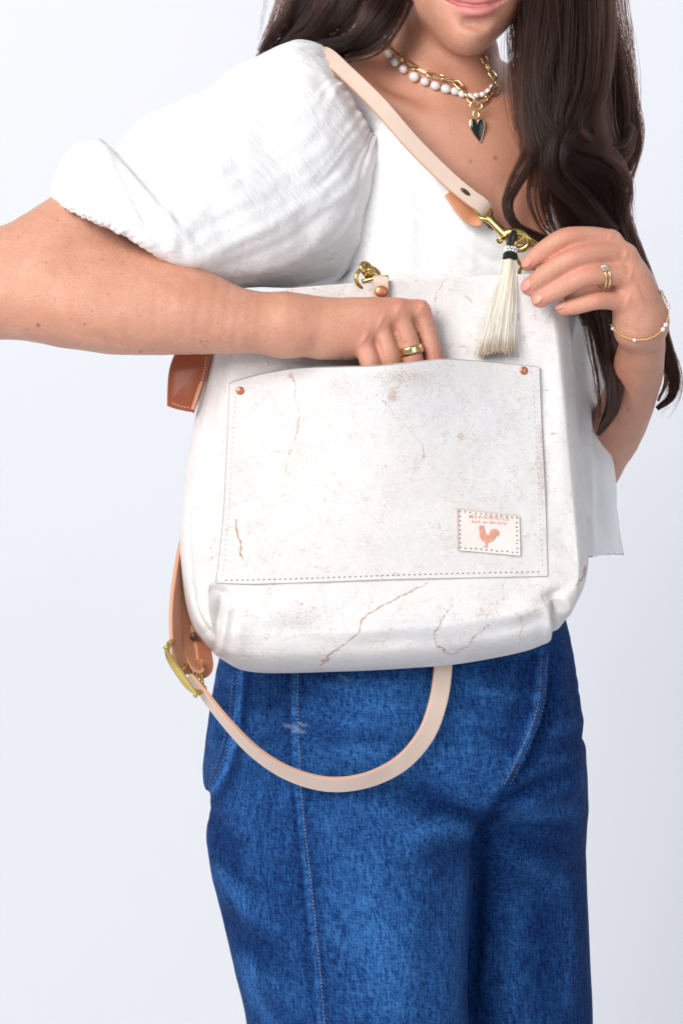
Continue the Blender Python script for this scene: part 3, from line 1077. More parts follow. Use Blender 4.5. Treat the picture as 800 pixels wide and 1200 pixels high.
# ------------------------------------------------------------------ jeans
def build_jeans():
    f = Field([-0.215, 0.03, 0.005], [0.30, 0.43, 1.02], 0.0026)
    f.echain([(466, 690, .215, 186, .125), (467, 770, .215, 206, .135), (465, 850, .215, 218, .14), (464, 915, .22, 220, .13)], 0.02)
    f.echain([(385, 880, .185, 138, .12), (398, 945, .175, 160, .12), (404, 1000, .165, 157, .115), (411, 1100, .158, 142, .108), (419, 1200, .155, 129, .102),
              (424, 1400, .17, 125, .10), (428, 1620, .17, 138, .105), (430, 1800, .17, 150, .11)], 0.02)
    f.echain([(572, 880, .25, 115, .115), (573, 945, .272, 116, .112), (574, 1000, .295, 112, .108), (579, 1100, .30, 111, .105), (583, 1200, .302, 110, .102),
              (586, 1400, .305, 112, .10), (590, 1620, .305, 125, .105), (594, 1770, .305, 138, .11)], 0.006)
    V, Q = f.mesh(2)
    N = vnormals(V, Q)
    q = PX(V)
    # soft large-scale unevenness of the cloth
    V = V + N * (0.0022 * fbm(V * [22, 22, 9], 2))[:, None]
    st = [
        ([(566, 962), (560, 1010), (556, 1080), (550, 1200)], 10, -4),
        ([(570, 962), (610, 930), (660, 905), (690, 890)], 9, -2.6), ([(575, 955), (600, 915), (625, 880)], 9, -2.2),
        ([(562, 962), (520, 945), (470, 938)], 12, -2.6), ([(560, 972), (515, 972), (465, 985)], 12, 2.4), ([(560, 985), (520, 1000), (480, 1020)], 12, -1.8),
        ([(580, 965), (620, 955), (685, 950)], 10, 2.4), ([(585, 985), (630, 990), (686, 1000)], 10, -2.0), ([(600, 1010), (640, 1030), (680, 1040)], 12, 1.5),
        ([(632, 765), (626, 830), (605, 890), (580, 945)], 7, 3.0), ([(648, 770), (640, 840), (618, 895)], 6, -2.4), ([(614, 770), (608, 830), (590, 890)], 8, -1.6),
        ([(545, 800), (590, 815), (625, 815)], 8, 1.4), ([(540, 825), (585, 842), (615, 845)], 8, -1.2), ([(640, 860), (668, 850), (690, 838)], 8, 1.8), ([(640, 885), (668, 872), (690, 862)], 8, -1.8),
        ([(365, 800), (420, 810), (480, 800)], 10, 1.5), ([(360, 850), (420, 865), (480, 850)], 14, -1.0), ([(400, 880), (460, 900), (530, 890)], 14, 1.3), ([(440, 930), (480, 925), (530, 935)], 12, -1.4),
        ([(255, 800), (268, 850), (262, 905)], 8, -1.8), ([(242, 940), (258, 985), (285, 1030)], 10, -2.4), ([(250, 1010), (280, 1060), (320, 1090)], 14, 2.4), ([(262, 1050), (290, 1100), (335, 1130)], 14, -2.0),
        ([(285, 1140), (330, 1160), (355, 1200)], 14, 1.8), ([(420, 1040), (450, 1110), (460, 1200)], 22, 1.4), ([(500, 1030), (505, 1110), (500, 1200)], 18, -1.6),
        ([(630, 1040), (635, 1110), (630, 1200)], 18, -2.0), ([(600, 1060), (595, 1130), (590, 1200)], 14, 1.4), ([(665, 1040), (668, 1120), (668, 1200)], 10, 1.6),
        ([(568, 960), (562, 985), (560, 1030)], 4, -2.4), ([(572, 958), (600, 938), (640, 918)], 4, -2.2), ([(574, 950), (592, 925), (604, 905)], 4, -2.0), ([(560, 960), (535, 950), (505, 948)], 4.5, -1.8),
        ([(645, 765), (640, 830), (620, 885), (600, 918)], 4, -2.4), ([(650, 800), (668, 792), (684, 790)], 4, -1.3), ([(648, 822), (668, 812), (688, 808)], 4.5, -1.5), ([(560, 855), (590, 868), (612, 868)], 4.5, -1.2),
        ([(245, 950), (262, 975), (292, 996)], 4.5, -1.8), ([(252, 1005), (280, 1030), (318, 1046)], 5, -1.5), ([(585, 972), (625, 968), (680, 972)], 4.5, -1.5), ([(560, 1000), (530, 1015), (500, 1040)], 5, -1.3),
        # out-seam: raised felled ridge with a groove on either side
        ([(345, 760), (345, 850), (350, 940), (362, 1050), (372, 1150), (377, 1230)], 3.0, 0.8), ([(339, 760), (339, 850), (344, 940), (356, 1050), (366, 1150), (371, 1230)], 2.2, -0.6),
        # back pocket edge
        ([(283, 775), (276, 850), (262, 905), (240, 934)], 4, 1.6), ([(290, 775), (284, 850), (270, 912), (246, 942)], 3, -1.2),
    ]
    V = folds(V, N, [(p, w, a * 1.7) for p, w, a in st])
    for line, sgn, hgt in [([(286, 700), (283, 775), (276, 850), (262, 905), (236, 938)], -1, .0030), ([(640, 740), (634, 830), (610, 890), (586, 930)], -1, .0022)]:
        ln = spline(line, 60)
        q_ = PX(V)
        xl = np.interp(q_[:, 1], ln[:, 1], ln[:, 0], left=ln[0, 0], right=-999 if sgn < 0 else 999)
        d_, t_ = dist_poly(q_, ln)
        side = (q_[:, 0] - xl) * sgn
        far = np.exp(-(np.clip(d_ - (60 if hgt > .0025 else 14), 0, 99) / (10 if hgt > .0025 else 14)) ** 2)
        V = V + N * (hgt * np.where(side > 0, np.clip(d_ / 3, 0, 1), 0) * far * (q_[:, 1] < ln[-1, 1]) * (N[:, 1] < .3))[:, None]
    # rippled puckers along the out-seam
    seam = spline([(345, 760), (345, 850), (350, 940), (362, 1050), (372, 1150), (377, 1230)], 60)
    d, t = dist_poly(q, seam)
    V = V + N * (0.0008 * np.exp(-((d - 10) / 9) ** 2) * np.sin(t * 210 + 2 * noise3(V * 60)) * (N[:, 1] < 0))[:, None]
    N = vnormals(V, Q)
    q = PX(V)
    # worn, paler zones and some darker ones
    fade_shade = 0.30 + 0.10 * fbm(V * [16, 16, 7], 3)
    for x, y, rx, ry, a in [(455, 1080, 85, 190, .42), (430, 830, 70, 60, .26), (520, 830, 60, 50, .14), (300, 960, 40, 110, .12), (620, 1100, 30, 140, .08), (660, 900, 28, 30, .18), (560, 905, 60, 40, .12)]:
        fade_shade += a * np.exp(-(((q[:, 0] - x) / rx) ** 2 + ((q[:, 1] - y) / ry) ** 2))
    fade_shade -= 0.22 * np.exp(-((q[:, 0] - 690) / 45) ** 2) + 0.2 * np.exp(-((q[:, 0] - 575) / 22) ** 2) * (q[:, 1] > 960)  # painted shade: right flank, and far leg beside the near one
    fade_shade += 0.4 * np.exp(-((d - 1) / 2.5) ** 2) * (0.5 + 0.5 * noise3(np.stack([t * 160, t * 0, t * 0], 1)))
    fade_shade -= 0.12 * np.exp(-((d - 8) / 4.0) ** 2)
    for pts, w, a in [([(283, 775), (276, 850), (262, 905), (240, 934)], 3, .5), ([(641, 770), (636, 830), (614, 890), (594, 925)], 3, .35), ([(292, 775), (286, 850), (272, 912), (248, 945)], 4, -.3),
                      ([(650, 770), (644, 840), (622, 895)], 5, -.45), ([(625, 770), (620, 830), (600, 885)], 4, -.4), ([(288, 1130), (300, 1170), (318, 1200)], 8, .4)]:
        dd, _ = dist_poly(q, spline(pts, 40))
        fade_shade += a * np.exp(-(dd / w) ** 2)
    for pts, w, a in st:
        pts = spline(pts, 6 * len(pts))
        mm = np.where((np.abs(q - (pts.min(0) + pts.max(0)) / 2) < (pts.max(0) - pts.min(0)) / 2 + 2.6 * w).all(1) & (N[:, 1] < .3))[0]
        dd, tt = dist_poly(q[mm], pts)
        fade_shade[mm] += .13 * a * np.exp(-(dd / w) ** 2) * np.sqrt(np.sin(np.pi * np.clip(tt, .02, .98)))
    # horizontal whiskers and streaky fading
    fade_shade += 0.10 * fbm(np.stack([q[:, 0] / 70, q[:, 1] / 9, q[:, 0] * 0], 1), 2) * np.clip((930 - q[:, 1]) / 60, 0, 1)
    fray = np.zeros(len(V))
    for pts, w in [([(334, 850), (345, 852), (352, 856)], 3.5), ([(343, 856), (356, 858)], 3), ([(350, 847), (357, 850)], 2.5), ([(399, 792), (407, 797)], 3)]:
        dd, _ = dist_poly(q, np.array(pts, float))
        fray = np.maximum(fray, .34 * np.exp(-(dd / (w * .6)) ** 2))
    me = quads_mesh('jeans', V, Q)
    attr(me, 'fade_shade', fade_shade)
    attr(me, 'fray', fray * (N[:, 1] < .2))
    o = link('jeans', me, M['denim'], person)
    s = Surf((V, Q))
    J = Join()
    stitches(s, [(349, 790), (349, 850), (354, 940), (366, 1050), (376, 1150), (380, 1199)], 4.2, 3.2, 1.1, .0004, J)
    k = link('side_seam_stitching', J.make('st'), M['thread'], o)
    k['kind'] = 'stuff'
    J = Join()
    for dx in (0, -6):
        stitches(s, [(280 + dx, 790), (272 + dx, 850), (257 + dx, 903), (239, 930 + dx)], 4.4, 3.2, 1.0, .0004, J)
    k = link('back_pocket_stitching', J.make('st'), M['thread_blue'], o)
    k['kind'] = 'stuff'
    J = Join()
    for dx in (0, 7):
        stitches(s, [(634 + dx, 770), (629 + dx, 830), (606 + dx, 888), (590 + dx, 920)], 4.4, 3.2, 1.1, .0004, J)
    k = link('fly_stitching', J.make('st'), M['thread_o'], o)
    k['kind'] = 'stuff'
    return s, o


jeans_surf, jeans = build_jeans()


# ------------------------------------------------------------------ blouse
def build_blouse():
    f = Field([-0.16, 0.015, 0.98], [0.345, 0.36, 1.55], 0.0022)
    f.echain([(500, 92, .165, 108, .07), (515, 150, .175, 150, .108), (528, 240, .182, 166, .122), (532, 330, .185, 162, .128), (532, 430, .185, 164, .125),
              (530, 540, .18, 180, .125), (528, 640, .175, 198, .13), (528, 690, .175, 205, .13)], 0.03)
    f.ell(P(470, 305, .12), (L(76), .058, L(78)), 0.03)
    f.ell(P(606, 318, .125), (L(62), .055, L(62)), 0.03)
    f.chain([(345, 108, .125, 56), (430, 108, .155, 53)], 0.03)
    f.chain([(630, 145, .205, 44), (655, 185, .225, 46), (668, 270, .24, 46), (698, 375, .25, 50), (714, 440, .255, 52), (714, 466, .255, 44)], 0.02)
    V, Q = f.mesh(2)
    N = vnormals(V, Q)
    q = PX(V)
    # vertical drape, stronger towards the hem
    ang = np.arctan2(V[:, 1] - .185, V[:, 0] - .1)
    low = np.clip((q[:, 1] - 330) / 300, 0, 1)
    V = V + N * (low * (0.006 * np.sin(ang * 13 + 2.0 * noise3(V * 9)) + 0.003 * np.sin(ang * 31 + 3 * noise3(V * 12))))[:, None]
    V = V + N * (0.0016 * fbm(V * [30, 30, 11], 3))[:, None]
    st = [([(440, 165), (452, 230), (448, 320)], 9, -2.5), ([(462, 180), (478, 240), (480, 320)], 10, 2.5), ([(480, 195), (500, 250), (510, 320)], 9, -2.0),
          ([(520, 240), (550, 275), (590, 300)], 9, 2.0), ([(530, 270), (560, 300), (600, 312)], 8, -1.8), ([(545, 245), (570, 262), (600, 285)], 5, 1.5),
          ([(385, 330), (420, 290), (445, 240)], 10, -3), ([(300, 332), (360, 318), (410, 296)], 9, 3), ([(330, 340), (390, 325), (430, 300)], 7, -3),
          ([(695, 380), (700, 480), (705, 640)], 7, -4), ([(712, 470), (716, 560), (722, 645)], 6, 3), ([(688, 480), (690, 560), (694, 650)], 6, 3)]
    V = folds(V, N, [(p, w * .8, a * 1.5) for p, w, a in st])
    N = vnormals(V, Q)
    q = PX(V)
    # neckline opening and hem: drop the faces there
    c = V[Q].mean(1)
    qc = PX(c)
    neck = [(384, 40), (392, 72), (424, 106), (460, 150), (500, 196), (540, 238), (566, 262), (600, 284), (628, 292), (640, 282), (641, 235), (648, 185), (668, 110), (660, 30), (560, -60), (420, -60)]
    kill = (inside_poly(qc, neck) & (c[:, 1] < .21)) | (qc[:, 1] > 652 + 3 * np.sin(qc[:, 0] * .05)) | ((c[:, 1] > .13) & (qc[:, 1] < 95) & (qc[:, 0] > 400))
    sl = (qc[:, 0] > 690) & (c[:, 1] > .2) & (qc[:, 1] > 486)
    Q2 = Q[~kill]
    me = quads_mesh('blouse', V, Q2)
    o = link('blouse', me, M['gauze'], person)
    mod = o.modifiers.new('cloth thickness', 'SOLIDIFY')
    mod.thickness = 0.0012
    mod.offset = -1

    # puff sleeve: rings given by their upper-left and lower-right extremes
    rings = [((62, 238), (203, 312), .004, .064), ((60, 232), (207, 317), .004, .068), ((61, 218), (215, 322), .008, .078), ((70, 192), (228, 330), .012, .086), ((88, 170), (246, 336), .018, .092),
             ((116, 163), (262, 338), .024, .094), ((134, 173), (276, 338), .032, .094), ((150, 156), (290, 338), .04, .097), ((170, 139), (306, 338), .05, .099), ((212, 120), (330, 338), .062, .100),
             ((246, 104), (352, 338), .074, .098), ((268, 84), (376, 336), .085, .095), ((303, 66), (402, 325), .096, .09), ((333, 51), (424, 290), .105, .082), ((352, 48), (436, 250), .112, .072), ((368, 52), (446, 215), .12, .062), ((380, 62), (450, 190), .125, .052)]
    A = spline([r[0] for r in rings], 190)
    B = spline([r[1] for r in rings], 190)
    Y = spline([(r[2], r[3]) for r in rings], 190)
    nt = 260
    th = np.arange(nt) * 2 * math.pi / nt
    V = np.zeros((190, nt, 3))
    for i in range(190):
        a, b = P(A[i, 0], A[i, 1], Y[i, 0]), P(B[i, 0], B[i, 1], Y[i, 0])
        c, u = (a + b) / 2, (a - b) / 2
        w = np.array([0, -Y[i, 1], 0])
        # squarish, full cross-section
        ct, sn = np.cos(th), np.sin(th)
        V[i] = c + u * ct[:, None] + w * sn[:, None]
    s_ = np.linspace(0, 1, 190)[:, None]
    # gathers at cuff and at the armhole
    nz1 = noise3(np.stack([np.broadcast_to(th * 3, (190, nt)), np.broadcast_to(s_ * 4, (190, nt)), np.zeros((190, nt))], -1))
    nz2 = noise3(np.stack([np.broadcast_to(th * 7, (190, nt)), np.broadcast_to(s_ * 3, (190, nt)), np.ones((190, nt))], -1))
    cuff = np.exp(-((s_ - .05) / .10) ** 2)
    arm = np.exp(-((1 - s_) / .20) ** 2)
    g = cuff * (0.0006 * np.sin(62 * th + 7 * nz1) + .0030 * nz2) * (.6 + .8 * nz1) + arm * (.0012 * np.sin(34 * th + 8 * nz1) + .0030 * nz2) * (.7 + .7 * nz1)
    Q = np.array([(i * nt + j, i * nt + (j + 1) % nt, (i + 1) * nt + (j + 1) % nt, (i + 1) * nt + j) for i in range(189) for j in range(nt)])
    V = V.reshape(-1, 3)
    N = vnormals(V, Q)
    ctr = V.reshape(190, nt, 3).mean(1, keepdims=True)
    if ((V.reshape(190, nt, 3) - ctr) * N.reshape(190, nt, 3)).sum() < 0:
        Q = Q[:, ::-1]
        N = -N
    V = V + N * g.reshape(-1)[:, None]
    V = V + N * (0.0022 * fbm(V * [18, 18, 18], 3))[:, None]
    st = [([(132, 176), (150, 215), (170, 255), (196, 300)], 7, -5.0), ([(122, 180), (138, 225), (158, 265), (185, 296)], 10, 4.5), ([(100, 190), (112, 225), (135, 262)], 8, -2.2),
          ([(80, 200), (92, 228), (108, 250)], 6, 1.8), ([(165, 150), (185, 195), (200, 240), (204, 300)], 12, 4), ([(190, 165), (200, 220), (212, 280), (215, 315)], 9, -3.0),
          ([(205, 300), (240, 270), (300, 240), (350, 215)], 10, -3.2), ([(215, 312), (260, 290), (320, 262), (370, 225)], 9, 3.4), ([(225, 322), (280, 306), (340, 280), (395, 235)], 8, -2.8),
          ([(240, 330), (300, 318), (350, 300), (410, 245)], 9, 3.0), ([(200, 280), (240, 240), (290, 200)], 9, 2.4), ([(215, 260), (260, 215), (310, 180)], 8, -1.8),
          ([(285, 140), (330, 115), (370, 90)], 14, 2.4), ([(300, 170), (350, 150), (390, 120)], 12, -1.8), ([(320, 210), (370, 180), (415, 145)], 11, 2.2), ([(340, 235), (390, 205), (430, 165)], 8, -2.8), ([(360, 255), (405, 225), (440, 185)], 8, 2.8),
          ([(380, 70), (405, 110), (425, 150), (448, 195)], 5, -2.6), ([(372, 75), (395, 115), (415, 155)], 5, 2.2), ([(330, 75), (350, 80), (368, 92)], 6, -1.4), ([(150, 230), (170, 275), (190, 305)], 4, 1.2), ([(230, 130), (270, 160), (280, 200)], 16, -2.2)]
    V = folds(V, N, [(p, w * .8, a * .55) for p, w, a in st])
    me = quads_mesh('sleeve', V, Q)
    so = link('sleeve', me, M['gauze'], o)
    mod = so.modifiers.new('cloth thickness', 'SOLIDIFY')
    mod.thickness = 0.001
    mod.offset = -1
    # frilled edge of the cuff
    ring = V.reshape(190, nt, 3)[0]
    ring2 = V.reshape(190, nt, 3)[3]
    d = nrm(ring - ring2)
    k = np.arange(nt)
    fr = np.stack([ring2 + d * .001, ring + d * .0015 + N.reshape(190, nt, 3)[0] * (.0006 * np.sin(k * 1.35))[:, None], ring + d * .0034 + N.reshape(190, nt, 3)[0] * (.0006 * np.sin(k * 1.35 + np.sin(k * .21)) + .0005)[:, None]])
    Qf = [(i * nt + j, (i + 1) * nt + j, (i + 1) * nt + (j + 1) % nt, i * nt + (j + 1) % nt) for i in range(2) for j in range(nt)]
    fo = link('cuff_frill', quads_mesh('cuff_frill', fr.reshape(-1, 3), Qf), M['gauze'], o)
    m2 = fo.modifiers.new('cloth thickness', 'SOLIDIFY')
    m2.thickness = .0008
    return o


blouse = build_blouse()

# ------------------------------------------------------------------ hair
HAIR_PTS, HAIR_RAD = [], []


def lock(guide, n, npts=44, wave=0.004, fan=1.0, rad=0.00013, core=None, flat=0.75, tip=0.75):
    """a lock of hair along guide points (px, py, y, radius px)"""
    g = spline(guide, npts)
    C = np.array([P(*a[:3]) for a in g])
    R = np.array([L(max(a[3], 0.5), a[2]) for a in g])
    T, A, B = frames(C)
    s = np.linspace(0, 1, npts)
    nclump = max(3, n // 14)
    ca = RNG.uniform(0, 2 * math.pi, nclump)
    cr = np.sqrt(RNG.uniform(0, 1, nclump))
    cph = RNG.uniform(0, 6.28, (nclump, 4))
    for i in range(n):
        k = RNG.integers(nclump)
        ou, ov = cr[k] * math.cos(ca[k]), cr[k] * math.sin(ca[k])
        du, dv = RNG.normal(0, .16, 2)
        cl = 0.25 + 0.75 * (1 - s * .65)
        u = ou + du * cl + 0.10 * np.sin(s * 7 + cph[k, 0]) + 0.05 * np.sin(s * 17 + cph[k, 1])
        v = ov + dv * cl + 0.10 * np.sin(s * 6 + cph[k, 2])
        X = C + B * (R * u * fan)[:, None] + A * (R * v * flat)[:, None]
        ph = RNG.uniform(0, 6.28, 2)
        am = abs(RNG.normal(0, .35)) * .0018
        X = X + B * (am * np.sin(s * RNG.uniform(8, 20) + ph[0]))[:, None] + A * (am * np.sin(s * 11 + ph[1]))[:, None]
        if RNG.random() < .05:
            X = X + B * (RNG.normal(0, .004) * s ** 2)[:, None]
        e = npts if RNG.random() < tip else int(npts * RNG.uniform(.72, 1))
        u_ = np.linspace(0, e - 1, npts)
        X = np.stack([np.interp(u_, np.arange(npts), X[:, c]) for c in range(3)], 1)
        HAIR_PTS.append(X)
        HAIR_RAD.append(rad * (1 - 0.6 * np.clip((s - .7) / .3, 0, 1)))
    if core:
        CORES.append((C, R * core))


CORES = []
# her left side (right in the picture)
lock([(648, -110, .11, 50), (655, -20, .085, 52), (655, 70, .07, 52), (660, 140, .06, 50), (684, 205, .062, 42), (700, 270, .085, 36), (706, 340, .10, 24), (714, 420, .085, 12), (718, 465, .08, 7), (700, 510, .08, 1.5)], 2100, core=.62)
lock([(690, -110, .13, 36), (700, -10, .12, 28), (714, 70, .11, 27), (722, 140, .105, 26), (710, 205, .11, 24), (708, 255, .12, 20)], 1100, core=.55)
lock([(625, -110, .13, 36), (632, 20, .12, 26), (632, 110, .105, 26), (634, 180, .095, 24), (645, 240, .10, 20), (660, 290, .11, 18), (674, 330, .115, 14), (690, 380, .11, 8)], 900, core=.55)
lock([(665, -80, .07, 24), (645, 40, .05, 26), (632, 120, .04, 20), (645, 175, .035, 22), (690, 205, .045, 22), (716, 250, .07, 18), (735, 300, .085, 14), (757, 345, .10, 10)], 900)
lock([(680, -80, .07, 26), (680, 20, .05, 26), (676, 100, .035, 24), (664, 150, .03, 20), (690, 185, .04, 20), (728, 180, .06, 12), (742, 150, .08, 6)], 620, tip=.6)
lock([(640, 20, .07, 14), (622, 110, .06, 14), (622, 170, .05, 12), (602, 215, .048, 8), (594, 240, .045, 6), (602, 262, .043, 5), (624, 276, .042, 5), (655, 286, .045, 4)], 260, tip=.9)
lock([(628, 120, .06, 10), (628, 180, .055, 8), (622, 230, .055, 6), (632, 262, .055, 4), (646, 278, .055, 3)], 60)
lock([(640, 170, .055, 12), (636, 220, .055, 8), (640, 255, .06, 6), (652, 280, .06, 5)], 110)
lock([(700, 200, .08, 20), (716, 250, .09, 17), (738, 295, .10, 13), (757, 340, .105, 11), (774, 395, .11, 9), (788, 440, .11, 7), (786, 464, .11, 5), (769, 479, .11, 2)], 420)
lock([(700, 230, .085, 14), (728, 280, .095, 10), (748, 325, .11, 8), (768, 385, .115, 5), (780, 440, .12, 4), (770, 470, .12, 2)], 120)
lock([(700, 360, .09, 16), (712, 420, .07, 12), (720, 455, .062, 9), (716, 485, .06, 6), (700, 510, .06, 2)], 240)
lock([(684, 370, .09, 12), (694, 420, .08, 6), (700, 460, .075, 4), (702, 490, .07, 2)], 60)
lock([(730, 100, .11, 10), (744, 140, .11, 6), (748, 165, .11, 4), (738, 195, .11, 4), (722, 225, .11, 4)], 50)
lock([(722, 60, .11, 10), (738, 120, .11, 8), (748, 160, .11, 6), (735, 205, .11, 8), (722, 235, .11, 8), (735, 265, .10, 8), (745, 290, .10, 6)], 130)
lock([(606, -60, .11, 14), (604, 20, .10, 7), (604, 70, .095, 6), (608, 130, .09, 7), (612, 190, .08, 7)], 70, tip=.4)
lock([(612, -60, .12, 18), (614, 30, .11, 12), (614, 100, .10, 11), (618, 170, .09, 11), (624, 220, .085, 9)], 330, tip=.8)
# her right side (left in the picture)
lock([(478, -110, .10, 34), (462, -20, .085, 24), (442, 25, .075, 20), (414, 52, .085, 13), (380, 60, .12, 12), (345, 62, .17, 12)], 900, core=.5)
lock([(440, -110, .14, 44), (412, -20, .125, 36), (385, 25, .13, 26), (352, 50, .16, 18), (325, 75, .21, 14)], 1000, core=.55)
lock([(395, -110, .17, 40), (368, -20, .17, 30), (345, 25, .18, 18), (322, 50, .20, 12), (305, 75, .23, 8)], 600, core=.5)
lock([(345, -60, .2, 14), (328, 5, .2, 9), (316, 35, .2, 6), (304, 60, .21, 4)], 90)
lock([(480, -80, .09, 12), (474, -10, .08, 10), (460, 30, .075, 9), (438, 58, .08, 7), (405, 68, .09, 5)], 240)


lock([(645, -60, .06, 20), (630, 50, .045, 19), (630, 125, .035, 18), (658, 170, .03, 19), (704, 188, .035, 18), (728, 218, .05, 14), (722, 262, .07, 12)], 560)
lock([(692, -70, .08, 22), (700, 30, .06, 20), (690, 105, .04, 20), (656, 155, .03, 18), (650, 200, .03, 17), (682, 238, .04, 16), (714, 275, .06, 14)], 560)
lock([(650, -80, .08, 60), (660, 40, .07, 62), (672, 130, .07, 66), (690, 210, .08, 52), (705, 270, .09, 40), (725, 340, .10, 40), (745, 420, .10, 30)], 90, tip=.3, rad=.00009)
lock([(722, 20, .11, 14), (738, 90, .11, 10), (752, 150, .11, 8), (742, 205, .11, 9), (730, 240, .11, 10)], 26, rad=.00009)
lock([(590, -20, .1, 10), (592, 50, .095, 6), (600, 110, .09, 6), (606, 160, .085, 5)], 16, rad=.00009, tip=.2)
lock([(345, -60, .2, 30), (325, 10, .2, 20), (312, 50, .21, 10)], 22, rad=.00009)
lock([(752, 330, .11, 14), (775, 400, .11, 12), (790, 450, .11, 10), (776, 490, .11, 10)], 24, rad=.00009, tip=.3)


def build_hair():
    cu = bpy.data.hair_curves.new('hair')
    n = len(HAIR_PTS)
    cu.add_curves([len(p) for p in HAIR_PTS])
    pos = np.concatenate(HAIR_PTS).astype(np.float32)
    cu.position_data.foreach_set('vector', pos.ravel())
    r = cu.attributes.get('radius') or cu.attributes.new('radius', 'FLOAT', 'POINT')
    r.data.foreach_set('value', np.concatenate(HAIR_RAD).astype(np.float32))
    o = bpy.data.objects.new('hair', cu)
    COL.objects.link(o)
    cu.materials.append(M['hairM'])
    o.parent = person
    J = Join()
    for C, R in CORES:
        n_ = int(len(C) * .58)
        J.tube(C[:n_], R[:n_] * np.sqrt(np.clip((n_ - np.arange(n_)) / 8, .05, 1)), 12)
    link('hair_occluder', J.make('hair_occluder'), M['hair_occluder_mat'], o)  # dark tubes added inside the locks to stop light passing through
    print('strands', n)


build_hair()


# ------------------------------------------------------------------ the bag
bag = thing('bag', 'white crackled leather bag with patch pocket and tan straps, worn against the body', 'bag', (0, 0, 0))

CRACK = [
    ([(341, 439), (345, 460), (350, 490), (345, 516), (336, 539), (334, 557)], 2.4, .85), ([(275, 608), (280, 632), (283, 655)], 2.4, 1.0), ([(326, 638), (345, 626), (364, 617)], 2.0, .65),
    ([(442, 462), (457, 482), (472, 497), (483, 505), (495, 523), (496, 541)], 2.2, .85), ([(452, 546), (457, 565)], 2.0, .7), ([(416, 565), (431, 576)], 2.0, .6), ([(427, 528), (440, 522)], 2, .6),
    ([(274, 552), (290, 549), (311, 546)], 2.0, .65), ([(390, 434), (392, 455), (394, 480)], 2.4, .7), ([(461, 463), (467, 450), (472, 440)], 2.4, .75), ([(308, 540), (305, 552)], 2, .6),
    ([(330, 510), (340, 500), (350, 505)], 2, .5), ([(355, 490), (380, 484), (405, 480)], 2, .5), ([(430, 680), (450, 676), (470, 676)], 1.5, .4), ([(398, 560), (402, 580), (398, 600)], 1.8, .4),
    ([(375, 786), (379, 775), (405, 754), (420, 743), (424, 726), (442, 711), (476, 696), (501, 681)], 2.8, .95), ([(375, 786), (379, 774), (405, 754), (420, 743)], 3.4, .9), ([(345, 730), (349, 715), (356, 702)], 2.4, .8),
    ([(501, 681), (472, 699), (450, 706)], 2.4, .8), ([(526, 715), (510, 737), (515, 757), (532, 766), (559, 744), (573, 733)], 2.6, .88), ([(526, 715), (530, 702), (540, 690)], 2.2, .6), ([(590, 679), (589, 700), (596, 716), (609, 722), (610, 755)], 2.4, .8),
    ([(609, 722), (625, 716), (640, 712)], 2.2, .7), ([(649, 581), (653, 570), (657, 559)], 2, .7), ([(666, 497), (671, 503)], 2.6, .8), ([(648, 509), (655, 508)], 3, .9), ([(535, 766), (545, 770), (560, 768)], 2, .7),
    ([(685, 664), (682, 676), (675, 686)], 3.2, 1.0), ([(519, 330), (516, 338), (512, 346), (512, 356), (514, 367), (508, 381)], 2.0, .8), ([(500, 330), (503, 340), (505, 345)], 2, .6), ([(345, 730), (370, 725), (385, 722)], 2, .5),
    ([(330, 760), (355, 770), (380, 772)], 2.2, .6), ([(460, 735), (480, 728), (505, 735)], 2, .5), ([(560, 700), (575, 708), (590, 712)], 2, .5), ([(618, 625), (622, 660), (620, 690)], 1.8, .3), ([(215, 530), (218, 545)], 3, .9),
    ([(660, 610), (668, 625), (672, 650)], 2, .5), ([(300, 600), (312, 585), (330, 580)], 1.8, .45), ([(520, 560), (530, 575), (528, 590)], 1.8, .4), ([(350, 560), (370, 570), (380, 590)], 1.8, .35), ([(560, 460), (575, 475), (580, 490)], 1.8, .5), ([(400, 520), (425, 505), (440, 512)], 1.8, .45),
]
SPECK = [(634, 540, 8, 50, .56), (636, 590, 7, 34, .5), (633, 500, 7, 25, .45), (622, 545, 20, 45, .40), (520, 450, 60, 35, .55), (430, 460, 60, 40, .45), (395, 450, 30, 30, .5), (600, 470, 30, 40, .35), (341, 440, 6, 6, 1.1), (300, 470, 40, 30, .3), (350, 500, 30, 35, .4),
         (300, 770, 60, 16, .75), (275, 745, 25, 22, .6), (345, 725, 45, 20, .55), (380, 745, 50, 25, .5), (595, 712, 40, 14, .62), (540, 760, 60, 15, .55), (450, 770, 80, 14, .5), (640, 740, 20, 14, .45), (230, 740, 18, 26, .5), (655, 600, 15, 80, .25), (555, 520, 40, 50, .35),
         (540, 511, 5, 6, .9), (460, 465, 6, 8, .9), (475, 545, 40, 50, .3), (340, 540, 25, 30, .4), (470, 440, 40, 14, .5), (610, 690, 40, 12, .4), (480, 705, 60, 14, .35)]
BLUE = [(520, 470, 90, 50, .55), (590, 540, 45, 90, .45), (440, 460, 60, 30, .4), (430, 730, 160, 35, .35), (560, 745, 70, 25, .4), (350, 520, 90, 70, .2), (640, 470, 25, 60, .3)]


